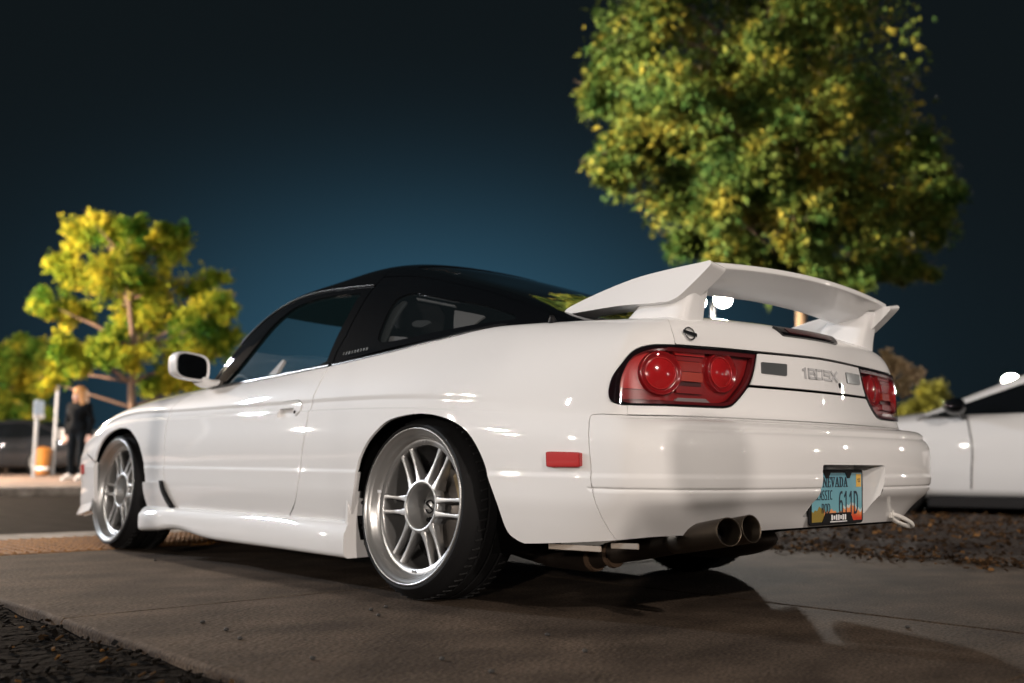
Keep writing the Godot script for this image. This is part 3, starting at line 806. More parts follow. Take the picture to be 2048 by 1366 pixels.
func wing(car: Node3D) -> void:
	var blade := MB.new()
	var g := []
	for i in 33:
		var z := lerpf(-0.53, 0.53, i / 32.0)
		var c := 1.0 - pow(z / 0.53, 2.0)
		var x := -1.005 - 0.030 * c
		var y := 1.020 + 0.022 * c
		var l := -0.825 - 0.03 * c
		g.append([Vector3(x, y, z), Vector3(x + 0.004, y + 0.009, z), Vector3(x + 0.014, y + 0.009, z), Vector3(x + 0.04, y + 0.002, z), Vector3(-0.95, y - 0.010, z), Vector3(l - 0.03, y - 0.030, z), Vector3(l, y - 0.042, z), Vector3(l + 0.010, y - 0.052, z),
			Vector3(l, y - 0.060, z), Vector3(l - 0.02, y - 0.060, z), Vector3(-0.93, y - 0.045, z), Vector3(x + 0.05, y - 0.026, z), Vector3(x + 0.012, y - 0.013, z), Vector3(x, y - 0.008, z)])
	var h := []
	for i in 33:
		var row := []
		var cl := curve(PackedVector2Array(g[i].map(func(q): return Vector2(q.x, q.y))), 3, true)
		for q in cl:
			row.append(Vector3(q.x, q.y, g[i][0].z))
		h.append(row)
	blade.skin(h, true)
	var wo := part("rear_wing", blade, M.paint, car)
	for s in [-1.0, 1.0]:
		var e := MB.new()
		# end piece: an outline in side view, lofted over its thickness with rounded edges
		var outer := curve(xy([-0.474, 0.930, -0.50, 0.946, -0.62, 0.978, -0.75, 1.004, -0.868, 1.015, -1.0, 1.021]), 4) + curve(xy([-1.028, 1.023, -1.034, 1.015, -1.022, 1.0, -0.965, 0.955, -0.925, 0.928, -0.89, 0.918]), 3) + curve(xy([-0.82, 0.920, -0.70, 0.926, -0.50, 0.922, -0.478, 0.923]), 3)
		var tilt := Vector3(0, 1, 0.16)
		e.prism(outer, Vector3(0, 0, -0.574 - 0.91 * 0.16), Vector3.RIGHT, tilt, -0.014, 0.056, 0.007)
		part("end_plate", e if s < 0 else e.mirrored(), M.paint, wo)
		var p := MB.new()
		var lv := []
		for i in 9:
			var t := i / 8.0
			var y := lerpf(0.862, 0.998, t)
			var fx := lerpf(-0.705, -0.815, t) + 0.03 * pow(1.0 - t, 3.0)
			var rx := lerpf(-0.925, -0.975, t) - 0.012 * pow(1.0 - t, 3.0)
			var oz := lerpf(-0.578, -0.550, t)
			var iz := lerpf(-0.465, -0.468, t) + 0.012 * pow(1.0 - t, 3.0)
			var row := []
			for j in 32:
				var a := TAU * j / 32.0
				row.append(Vector3((fx + rx) * 0.5 + signf(cos(a)) * pow(absf(cos(a)), 0.4) * (fx - rx) * 0.5, y, (oz + iz) * 0.5 + signf(sin(a)) * pow(absf(sin(a)), 0.4) * (iz - oz) * 0.5))
			lv.append(row)
		p.skin(lv, true)
		part("pedestal", p if s < 0 else p.mirrored(), M.paint, wo)

func exhaust(car: Node3D) -> void:
	var t := MB.new()
	t.tube([Vector3(0.05, 0.145, -0.30), Vector3(-0.25, 0.13, -0.40), Vector3(-0.50, 0.145, -0.50), Vector3(-0.60, 0.178, -0.515), Vector3(-0.75, 0.205, -0.53), Vector3(-0.90, 0.237, -0.545)], [0.030, 0.030, 0.032, 0.033, 0.034, 0.036], 18)
	var pipe := part("exhaust_pipe", t, M.steel_dark, car)
	var cl := MB.new()
	for x in [-0.615, -0.53]:
		var k: float = (x + 0.50) / -0.40
		var c := Vector3(x, lerpf(0.15, 0.237, k), lerpf(-0.50, -0.545, k))
		cl.tube([c + Vector3(0.008, -0.002, 0.001), c - Vector3(0.008, -0.002, 0.001)], [0.040], 20)
	part("pipe_clamp", cl, M.rust, pipe)
	for k in 2:
		var b := MB.new()
		var rear := Vector3(-1.145, 0.279 + 0.004 * k, -0.668 + 0.104 * k)
		var front := Vector3(-0.89, 0.235, -0.56 + 0.03 * k)
		var ax := (rear - front).normalized()
		var L := (rear - front).length()
		var sd := ax.cross(Vector3.UP).normalized()
		var bs := Basis(sd, sd.cross(-ax) * -1.0, ax)
		b.lathe([Vector2(0.028, L - 0.09), Vector2(0.034, L - 0.004), Vector2(0.036, L), Vector2(0.0375, L - 0.001), Vector2(0.0375, L - 0.004), Vector2(0.0375, L - 0.16), Vector2(0.036, 0.0)].map(func(q): return q), 32, front, bs)
		var tip := part("exhaust_tip", b, M.steel, pipe)
		var dk := MB.new()
		var disc := []
		for j in 24:
			disc.append(front + bs * Vector3(cos(TAU * j / 24.0) * 0.03, sin(TAU * j / 24.0) * 0.03, L - 0.085))
		dk.face(disc)
		part("bore", dk, M.soot, tip)
	var bx := MB.new()
	bx.ball(Vector3(-0.50, 0.20, 0.12), Vector3(0.28, 0.075, 0.16), Basis.IDENTITY, 20, 12)
	part("silencer", bx, M.steel_dark, pipe)

func number_plate(bumper: Node3D) -> void:
	var o := Vector3(-1.083, 0.357, 0.0)
	var bs := Basis(Vector3(0, 0, 1), Vector3(-0.03, 1, 0).normalized(), Vector3(-1, -0.03, 0).normalized())
	var tr := Transform3D(bs, o)
	var fr := MB.new()
	var outer := rounded(xy([-0.164, -0.086, 0.164, -0.086, 0.164, 0.082, -0.164, 0.082]), 0.014)
	fr.prism(outer, o, bs.x, bs.y, -0.006, 0.0, 0.002)
	var frame_o := part("number_plate", fr, M.black, bumper)
	# plate face with a printed sunset
	var im := Image.create(256, 128, false, Image.FORMAT_RGB8)
	for y in 128:
		for x in 256:
			var fy := y / 127.0
			var c := Color(0.38, 0.61, 0.68).lerp(Color(0.47, 0.70, 0.74), fy)
			var ridge := 0.80 - 0.12 * exp(-pow((x - 196.0) / 26.0, 2.0)) - 0.07 * exp(-pow((x - 40.0) / 40.0, 2.0)) + 0.03 * sin(x * 0.11) + 0.02 * sin(x * 0.31)
			if fy > ridge:
				c = Color(0.93, 0.66, 0.42).lerp(Color(0.80, 0.22, 0.08), smoothstep(100.0, 250.0, x) * smoothstep(ridge, 1.0, fy) + 0.15)
				if x < 60:
					c = c.lerp(Color(0.45, 0.44, 0.12), 0.75)
			elif fy > ridge - 0.06 and x > 150:
				c = c.lerp(Color(0.92, 0.90, 0.88), 0.7)
			im.set_pixel(x, y, c)
	var pm := mat(1, 1, 1, 0.35)
	pm.albedo_texture = ImageTexture.create_from_image(im)
	coat(pm, 0.5, 0.15)
	var fb := MB.new()
	var ids := []
	for q in [[-0.152, -0.076, 0, 1], [0.152, -0.076, 1, 1], [0.152, 0.072, 1, 0], [-0.152, 0.072, 0, 0]]:
		ids.append(fb.v(tr * Vector3(q[0], q[1], 0.0015), bs.z, Vector2(q[2], q[3])))
	fb.quad(ids[0], ids[1], ids[2], ids[3])
	var face := part("plate_face", fb, pm, frame_o)
	for q in [[-0.095, -0.078, 0.095, -0.078, 0.075, -0.050, -0.075, -0.050], [0.045, 0.073, 0.085, 0.073, 0.072, 0.055, 0.058, 0.055], [-0.085, 0.073, -0.045, 0.073, -0.058, 0.055, -0.072, 0.055]]:
		var low := MB.new()
		low.prism(xy(q), tr * Vector3(0, 0, 0.002), bs.x, bs.y, 0.0, 0.002)
		part("frame_tab", low, M.black, frame_o)
	var wt := MB.new()
	for k in 7:
		wt.box(tr * Vector3(-0.040 + k * 0.0135, -0.064, 0.0052), Vector3(0.0085, 0.017 if k % 3 != 1 else 0.012, 0.002), 0.001, bs)
	wt.box(tr * Vector3(0, -0.0765, 0.0052), Vector3(0.10, 0.003, 0.002), 0.0, bs)
	part("frame_lettering", wt, M.white_print, frame_o)
	for it in [["NEVADA", "Droid Serif", 0.031, Vector2(-0.015, 0.043), 0.80], ["CLASSIC", "Droid Sans Mono", 0.029, Vector2(-0.086, 0.004), 0.62], ["ROD", "Droid Sans Mono", 0.029, Vector2(-0.072, -0.036), 0.72], ["611D", "Droid Sans Mono", 0.072, Vector2(0.066, -0.022), 0.52]]:
		var t := words(it[0], true, it[2], 0.001, it[1])
		var l := put("lettering", t, M.navy, face)
		l.transform = Transform3D(bs * Basis.from_scale(Vector3(it[4], 1, 1)), tr * Vector3(it[3].x, it[3].y, 0.0026))
	var sk := MB.new()
	sk.box(tr * Vector3(0.131, 0.048, 0.0022), Vector3(0.030, 0.040, 0.001), 0.0, bs)
	var sticker := part("date_sticker", sk, M.sticker, face)
	var nt := words("12", true, 0.012, 0.0005)
	var no := put("lettering", nt, M.navy, face)
	no.transform = Transform3D(bs, tr * Vector3(0.131, 0.048, 0.003))

func wheel(car: Node3D, o: Vector3, camber: float, R: float, toe: float, left: bool) -> void:
	var s := -1.0 if left else 1.0
	var fw := Vector3(cos(toe), 0, sin(toe))
	var up := Vector3(0, cos(camber), sin(camber) * -s)
	var out := (fw.cross(up) * s).normalized()
	var bs := Basis(fw * s, out.cross(fw * s), out)
	var L := 0.2594
	var rim := MB.new()
	rim.lathe([Vector2(0.250, -0.014), Vector2(L, -0.010), Vector2(L, -0.010), Vector2(L, -0.001), Vector2(L - 0.002, 0.001), Vector2(L - 0.006, 0.001), Vector2(L - 0.008, -0.003), Vector2(L - 0.013, -0.006), Vector2(0.240, -0.010), Vector2(0.236, -0.014), Vector2(0.232, -0.030), Vector2(0.224, -0.041), Vector2(0.222, -0.042), Vector2(0.222, -0.042), Vector2(0.207, -0.0425), Vector2(0.204, -0.046), Vector2(0.203, -0.06), Vector2(0.206, -0.075), Vector2(0.21, -0.23)].map(func(q): return q), 72, Vector3.ZERO, Basis.IDENTITY)
	var w := part("wheel", rim, M.rim, car)
	w.transform = Transform3D(bs, o)
	var ty := MB.new()
	var W := -0.245
	var prof := [Vector2(0.25, W + 0.01), Vector2(0.27, W), Vector2(0.285, W + 0.008), Vector2(R - 0.006, W + 0.03), Vector2(R - 0.001, W + 0.045)]
	for gx in [-0.17, -0.125, -0.08]:
		prof.append_array([Vector2(R, gx - 0.006), Vector2(R, gx - 0.006), Vector2(R - 0.007, gx - 0.0045), Vector2(R - 0.007, gx - 0.0045), Vector2(R - 0.007, gx + 0.0045), Vector2(R - 0.007, gx + 0.0045), Vector2(R, gx + 0.006), Vector2(R, gx + 0.006)])
	prof.append_array([Vector2(R - 0.001, -0.052), Vector2(R - 0.006, -0.040), Vector2(R - 0.014, -0.028), Vector2(R - 0.024, -0.014), Vector2(L + 0.012, -0.003), Vector2(L + 0.009, -0.001), Vector2(L + 0.007, -0.003), Vector2(L + 0.0045, 0.0), Vector2(L + 0.002, -0.004), Vector2(L - 0.002, -0.012)])
	ty.lathe(prof, 96, Vector3.ZERO, Basis.IDENTITY)
	var tyre := part("tyre", ty, M.rubber, w)
	# cross grooves of the tread
	var tr := MB.new()
	for k in 60:
		for row in 2:
			var a := TAU * (k + row * 0.5) / 60.0
			var z: float = [-0.062, -0.195][row]
			var e := Vector3(cos(a), sin(a), 0)
			tr.box(e * (R + 0.0004) + Vector3(0, 0, z), Vector3(0.004, 0.0045, 0.030), 0.0, Basis(e, Vector3.BACK.cross(e), Vector3.BACK) * Basis(Vector3.RIGHT, 0.3))
	part("tread_groove", tr, M.groove, tyre)
	# hub: ring, cup, cap
	var hub := MB.new()
	hub.lathe([Vector2(0.094, -0.075), Vector2(0.091, -0.050), Vector2(0.088, -0.0445), Vector2(0.078, -0.0435), Vector2(0.0745, -0.046), Vector2(0.073, -0.052), Vector2(0.069, -0.120), Vector2(0.069, -0.120), Vector2(0.036, -0.122), Vector2(0.034, -0.118), Vector2(0.034, -0.118), Vector2(0.034, -0.090), Vector2(0.0325, -0.087), Vector2(0.0, -0.086)], 56, Vector3.ZERO, Basis.IDENTITY)
	var ho := part("hub", hub, M.rim, w)
	var cup := MB.new()
	cup.lathe([Vector2(0.0735, -0.051), Vector2(0.0695, -0.1192), Vector2(0.0695, -0.1192), Vector2(0.0355, -0.1212)], 48, Vector3.ZERO, Basis.IDENTITY)
	part("hub_cup", cup, M.rim_grey, ho)
	var mark := MB.new()
	for sg in [1.0, -1.0]:
		var pth := []
		for k in 11:
			var a := 0.5 + 2.2 * k / 10.0
			pth.append(Vector3(cos(a) * 0.021 * sg, sin(a) * 0.021 * sg, -0.0852))
		pth.append(Vector3(-0.004 * sg, 0.002 * sg, -0.0852))
		pth.append(Vector3(0.012 * sg, -0.008 * sg, -0.0852))
		mark.tube(pth, [0.0028], 6)
	part("cap_emblem", mark, M.black, ho)
	for k in 5:
		var a := TAU * (k + 0.25) / 5.0
		var c := Vector3(cos(a), sin(a), 0) * 0.053
		var hole := MB.new()
		hole.lathe([Vector2(0.0125, -0.1185), Vector2(0.0115, -0.1182), Vector2(0.0, -0.1182)], 14, c, Basis.IDENTITY)
		part("lug_hole", hole, M.soot, ho)
		var nut := MB.new()
		nut.lathe([Vector2(0.008, -0.118), Vector2(0.0078, -0.106), Vector2(0.006, -0.104), Vector2(0.0, -0.104)], 6, c, Basis.IDENTITY)
		part("lug_nut", nut, M.black, ho)
	# six twin spokes
	for k in 6:
		for d in [-1.0, 1.0]:
			var sp := MB.new()
			var rows := []
			for i in 15:
				var t := i / 14.0
				var r := lerpf(0.082, 0.212, t)
				var off: float = 0.0
				off = (0.0225 + 0.0035 * t) * d
				var hw := 0.0062 + 0.008 * pow(1.0 - t, 5.0) + 0.006 * pow(t, 9.0)
				var zf := -0.0440 - 0.003 * sin(PI * t)
				var zb := lerpf(-0.088, -0.066, t)
				var c := [Vector2(-hw, zb), Vector2(-hw * 1.04, zf - 0.006), Vector2(-hw * 0.9, zf - 0.001), Vector2(-hw * 0.6, zf), Vector2(hw * 0.6, zf), Vector2(hw * 0.9, zf - 0.001), Vector2(hw * 1.04, zf - 0.006), Vector2(hw, zb)]
				var row := []
				for q in c:
					row.append(Vector3(r, off + q.x, q.y).rotated(Vector3.BACK, TAU * k / 6.0))
				rows.append(row)
			sp.skin(rows, true)
			part("spoke", sp, M.rim, w)
	for k in 2:
		var st := MB.new()
		for j in 2:
			var a := PI * 0.5 + PI * k + (0.035 - 0.07 * j)
			st.box(Vector3(cos(a), sin(a), 0) * 0.2145 + Vector3(0, 0, -0.0418), Vector3(0.0085, 0.013 - 0.003 * j, 0.0006), 0.0, Basis(Vector3.BACK, a))
		part("rim_sticker", st, M.sticker_grey, w)
	var br := MB.new()
	br.lathe([Vector2(0.138, -0.150), Vector2(0.140, -0.148), Vector2(0.140, -0.132), Vector2(0.138, -0.130), Vector2(0.075, -0.130), Vector2(0.073, -0.125), Vector2(0.04, -0.124)], 48, Vector3.ZERO, Basis.IDENTITY)
	part("brake_disc", br, M.iron, w)
	var cp := MB.new()
	var turn := Basis(Vector3.BACK, 0.45 if left else PI - 0.45)
	cp.box(turn * Vector3(0.145, 0, -0.13), Vector3(0.055, 0.13, 0.06), 0.012, turn)
	var cal := part("brake_caliper", cp, M.gold, w)
	var dust := MB.new()
	dust.lathe([Vector2(0.20, -0.17), Vector2(0.02, -0.165)], 32, Vector3.ZERO, Basis.IDENTITY)
	part("back_plate", dust, M.soot, w)

# ============================================================ lamps
func lamp_post(called: String, label: String, head: Vector3, face: Vector3, e: float, col: Color, size: Vector2, group: String, aim := Vector3.ZERO) -> void:
	var foot := Vector3(head.x, 0, head.z)
	var back := Vector3(-face.x, 0, -face.z).normalized()
	foot += back * 0.9 + Vector3(back.z, 0, -back.x) * 0.34
	var o := thing(called, label, "street lamp", foot, 0.0, group)
	var p := MB.new()
	var top := Vector3(0, head.y + 0.1, 0)
	p.tube([Vector3.ZERO, Vector3(0, 0.3, 0), Vector3(0, 0.31, 0), top], [0.16, 0.16, 0.085, 0.06], 12)
	part("pole", p, M.pole, o)
	var arm := MB.new()
	var h := head - foot
	arm.tube([top + Vector3(0, -0.05, 0), h + back * size.y * 0.5 + Vector3(0, 0.06, 0)], [0.035], 8)
	part("arm", arm, M.pole, o)
	var hb := MB.new()
	var ez := face.normalized()
	var ex := Vector3.UP.cross(ez).normalized()
	var bs := Basis(ex, ez.cross(ex), ez)
	hb.lathe([Vector2(0.0, -0.14), Vector2(size.y * 0.20, -0.13), Vector2(size.y * 0.42, -0.07), Vector2(size.y * 0.46, -0.02), Vector2(size.y * 0.40, -0.02)], 24, h, bs)
	part("lamp_head", hb, M.pole, o)
	var gl := MB.new()
	gl.ball(h - ez * 0.01, Vector3(size.x * 0.5, size.y * 0.5, 0.04), bs, 20, 12)
	var gm := mat(col.r, col.g, col.b, 0.4)
	gm.emission_enabled = true
	gm.emission = col
	gm.emission_energy_multiplier = 30.0
	part("lamp_panel", gl, gm, o)
	var l: Light3D
	if aim == Vector3.ZERO:
		var om := OmniLight3D.new()
		om.omni_range = 120.0
		om.omni_attenuation = 2.0
		l = om
	else:
		var sp := SpotLight3D.new()
		sp.spot_range = 120.0
		sp.spot_attenuation = 2.0
		sp.spot_angle = 15.0
		sp.spot_angle_attenuation = 0.8
		l = sp
	l.name = "lamp_light"
	l.light_color = col
	l.light_energy = e
	l.light_size = size.x * 0.45
	l.shadow_enabled = true
	o.add_child(l, true)
	l.position = h + ez * (size.x * 0.45 + 0.04)
	if aim != Vector3.ZERO:
		l.look_at_from_position(l.global_position, aim)

func lamps() -> void:
	var white := Color(1.0, 0.97, 0.93)
	var warm := Color(1.0, 0.945, 0.90)
	# in the picture
	var a := at(1446, 599, 32.0)
	lamp_post("street_lamp", "brightest street lamp, glaring below the rear wing of the white coupe", a, (EYE + Vector3(0, 0.5, 0) - a), 190.0, white, Vector2(0.52, 0.46), "")
	var b := at(1401, 605, 40.0)
	lamp_post("street_lamp", "smaller glaring lamp just left of the brightest street lamp", b, (EYE - b), 60.0, white, Vector2(0.36, 0.33), "")
	var c := at(2022, 760, 40.0)
	lamp_post("street_lamp", "low glaring lamp above the roof of the white parked car at the right edge", c, (EYE - c), 120.0, white, Vector2(0.6, 0.4), "")
	# behind the photographer and beyond the left edge: what lights the car
	var tall := Vector2(0.6, 0.45)
	# out of the picture: the lamps of the lot behind and beside the photographer, which light the coupe, and an added floodlight
	var set_ := [
		["tall warm street lamp right behind the photographer", EYE + Vector3(-0.585, 0.0, -0.811) * 34.0 + Vector3(0, 5.2, 0), 520.0, warm],
		["warm street lamp down the street behind the coupe", Vector3(-22, 11.5, -9), 310.0, warm],
		["warm street lamp to the left of the photographer", Vector3(-6, 12.0, -22), 145.0, warm],
		["white street lamp across the street, beyond the left edge", Vector3(15.5, 5.7, -7.0), 160.0, Color(0.93, 0.96, 1.0)],
		["added unseen floodlight across the street, turned to brighten the tall tree, beyond the left edge", Vector3(17.5, 6.0, -5.0), 5000.0, Color(1.0, 0.95, 0.82)],  # spotlight added only to brighten the crown of the tall tree
		["street lamp by the bright yellow-green tree, beyond the left edge", at(-420, 520, 17.5), 195.0, Color(1.0, 0.89, 0.78)]]
	for q in set_:
		lamp_post("street_lamp", q[0], q[1], (Vector3(2, 0, 0) - q[1]), q[2], q[3], tall, "", at(1330, 390, 19.5) if q[2] > 1000.0 else Vector3.ZERO)
	# bearing from the coupe's nose (degrees, to its left negative), distance, height, strength
	var spots := [[-45.0, 30.0, 7.3, 40.0], [-46.5, 33.0, 8.6, 45.0], [-47.5, 36.0, 7.2, 45.0], [-52.5, 34.0, 7.0, 50.0], [-55.0, 41.0, 8.6, 50.0], [-31.0, 42.0, 6.4, 45.0], [125.0, 60.0, 4.6, 60.0], [145.0, 66.0, 4.4, 60.0], [108.0, 45.0, 6.2, 40.0], [119.0, 52.0, 8.4, 60.0], [-112.0, 50.0, 7.0, 80.0], [168.0, 58.0, 7.6, 80.0]]
	for k in spots.size():
		var e: Array = spots[k]
		var q := Vector3(cos(rad(e[0])) * e[1], e[2], sin(rad(e[0])) * e[1])
		lamp_post("street_lamp", "distant parking lot lamp outside the view", q, (Vector3(0, 0.5, 0) - q), e[3], warm if k % 3 == 0 else white, Vector2(0.32, 0.30), "distant parking lot lamps outside the view")

# ============================================================ ground
func noisy(x: float, z: float, f: FastNoiseLite, amp: float) -> float:
	return f.get_noise_2d(x, z) * amp

func sheet(called: String, x0: float, x1: float, z0: float, z1: float, y: float, m: Material) -> Node:
	var g := MB.new()
	g.face([Vector3(x0, y, z0), Vector3(x1, y, z0), Vector3(x1, y, z1), Vector3(x0, y, z1)], Vector3.UP)
	return struct(part(called, g, m, self))

func ground() -> void:
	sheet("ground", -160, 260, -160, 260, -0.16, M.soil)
	# the ramp: a concrete pavement cast in slabs
	var base := MB.new()
	base.box(Vector3(-1.85, -0.13, 1.0), Vector3(8.7, 0.18, 5.58), 0.0)
	var ramp := struct(part("pavement", base, M.grout, self))
	var xs := [-6.0, -3.94, -1.80, 0.352, 2.48]
	var zs := [-1.80, 0.065, 1.93, 3.79]
	for i in 4:
		for j in 3:
			var b := MB.new()
			var w: float = xs[i + 1] - xs[i] - 0.012
			var d: float = zs[j + 1] - zs[j] - 0.012
			var c := Vector3((xs[i] + xs[i + 1]) * 0.5, -0.02, (zs[j] + zs[j + 1]) * 0.5)
			if j == 0:   # the open edge by the planting is worn and rounded
				slab_edge(b, xs[i] + 0.006, xs[i + 1] - 0.006, zs[0], zs[1] - 0.006)
			else:
				b.box(c, Vector3(w, 0.04, d), 0.007)
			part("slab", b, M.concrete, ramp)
	# planting bed in the left foreground
	var f := FastNoiseLite.new()
	f.seed = 3
	f.frequency = 2.2
	f.fractal_octaves = 4
	var bed := []
	for i in 71:
		var row := []
		for j in 41:
			var x := -5.0 + 11.0 * i / 70.0
			var z := -1.80 - 4.5 * pow(j / 40.0, 1.6)
			row.append(Vector3(x, -0.026 + noisy(x, z, f, 0.02) - 0.03 * smoothstep(-1.9, -2.5, z), z + 0.03))
		bed.append(row)
	var bm := MB.new()
	bm.skin(bed, false, Vector3.UP)
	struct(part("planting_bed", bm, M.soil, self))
	# bed with dead leaves on the right, spilling over the slabs
	var rb := []
	for i in 91:
		var row := []
		for j in 61:
			var x := -6.0 + 13.0 * i / 90.0
			var edge := 2.02 - 0.18 * smoothstep(-0.6, -2.0, x) + 0.22 * smoothstep(0.2, 1.2, x) + noisy(x, 5.0, f, 0.16)
			var z := edge + 5.3 * pow(j / 60.0, 1.5)
			var y := 0.003 + 0.05 * smoothstep(0.0, 0.7, z - edge) + noisy(x * 1.3, z * 1.3, f, 0.04) * smoothstep(0.0, 0.4, z - edge)
			row.append(Vector3(x, maxf(y, 0.003), z))
		rb.append(row)
	var rm := MB.new()
	rm.skin(rb, false, Vector3.UP)
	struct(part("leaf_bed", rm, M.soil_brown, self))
	litter(f)
	# tactile strip of truncated domes
	var tb := MB.new()
	tb.box(Vector3(2.99, -0.02, 0.6), Vector3(0.93, 0.04, 4.9), 0.006)
	var strip := thing("tactile_paving", "strip of yellow tactile paving with raised domes across the ramp, under the coupe's nose", "paving")
	part("base", tb, M.tactile, strip)
	var dome := MB.new()
	dome.lathe([Vector2(0.0122, 0.0), Vector2(0.0095, 0.0045), Vector2(0.0075, 0.0052), Vector2(0.0, 0.0053)], 10, Vector3.ZERO, Basis(Vector3.RIGHT, Vector3.FORWARD, Vector3.UP))
	var mm := MultiMesh.new()
	mm.transform_format = MultiMesh.TRANSFORM_3D
	mm.mesh = dome.mesh()
	mm.instance_count = 15 * 80
	for i in 15:
		for j in 80:
			mm.set_instance_transform(i * 80 + j, Transform3D(Basis.IDENTITY, Vector3(2.57 + i * 0.06, 0.0, -1.78 + j * 0.0595)))
	var mi := MultiMeshInstance3D.new()
	mi.name = "domes"
	mi.multimesh = mm
	mi.material_override = M.tactile
	strip.add_child(mi, true)
	mi.set_meta("kind", "stuff")
	# gutter, street, far kerb and the lit pavement across it
	var gut := MB.new()
	gut.box(Vector3(3.70, -0.035, 15), Vector3(0.46, 0.06, 110), 0.004)
	struct(part("gutter", gut, M.concrete_pale, self))
	sheet("street", 3.9, 10.75, -60, 120, -0.012, M.asphalt)
	var k := MB.new()
	k.box(Vector3(10.85, 0.0, 20), Vector3(0.18, 0.20, 150), 0.02)
	struct(part("kerb", k, M.concrete_pale, self))
	sheet("far_pavement", 10.94, 15.6, -55, 95, 0.094, M.pavement_far)
	sheet("verge", 15.6, 26.0, -55, 120, 0.07, M.pavement_far)
	sheet("parking_lot", 26.0, 150.0, -90, 160, 0.02, M.asphalt)
	# kerb beyond the right-hand bed, and the asphalt the second car stands on
	var k2 := MB.new()
	var dirv := Vector3(cos(rad(-23.0)), 0, sin(rad(-23.0)))
	k2.box(Vector3(1.4, 0.02, 6.95), Vector3(16.0, 0.16, 0.16), 0.02, Basis(Vector3.UP, rad(21.0)))
	struct(part("kerb", k2, M.concrete_pale, self))

func slab_edge(b: MB, x0: float, x1: float, z0: float, z1: float) -> void:
	var f := FastNoiseLite.new()
	f.seed = 11
	f.frequency = 5.0
	f.fractal_octaves = 4
	var g := []
	var n := int((x1 - x0) / 0.025)
	for i in n + 1:
		var x := lerpf(x0, x1, float(i) / n)
		var chip := 0.003 * f.get_noise_1d(x * 2.0) + 0.008 * pow(maxf(0.0, f.get_noise_1d(x * 0.9 + 40.0)), 2.0) * 3.0
		var r := 0.014
		var row := [Vector3(x, -0.09, z0 + chip * 0.6)]
		for k in 6:
			var a := PI * 0.5 * k / 5.0
			row.append(Vector3(x, -r + r * sin(a) + 0.003 * f.get_noise_2d(x * 5.0, a * 3.0), z0 + chip + r - r * cos(a)))
		row.append(Vector3(x, 0.0, z0 + 0.12))
		row.append(Vector3(x, 0.0, z1 - 0.006))
		row.append(Vector3(x, -0.006, z1))
		row.append(Vector3(x, -0.04, z1))
		g.append(row)
	b.skin(g, false, Vector3.UP)
	for e in [0, n]:
		b.face(g[e])

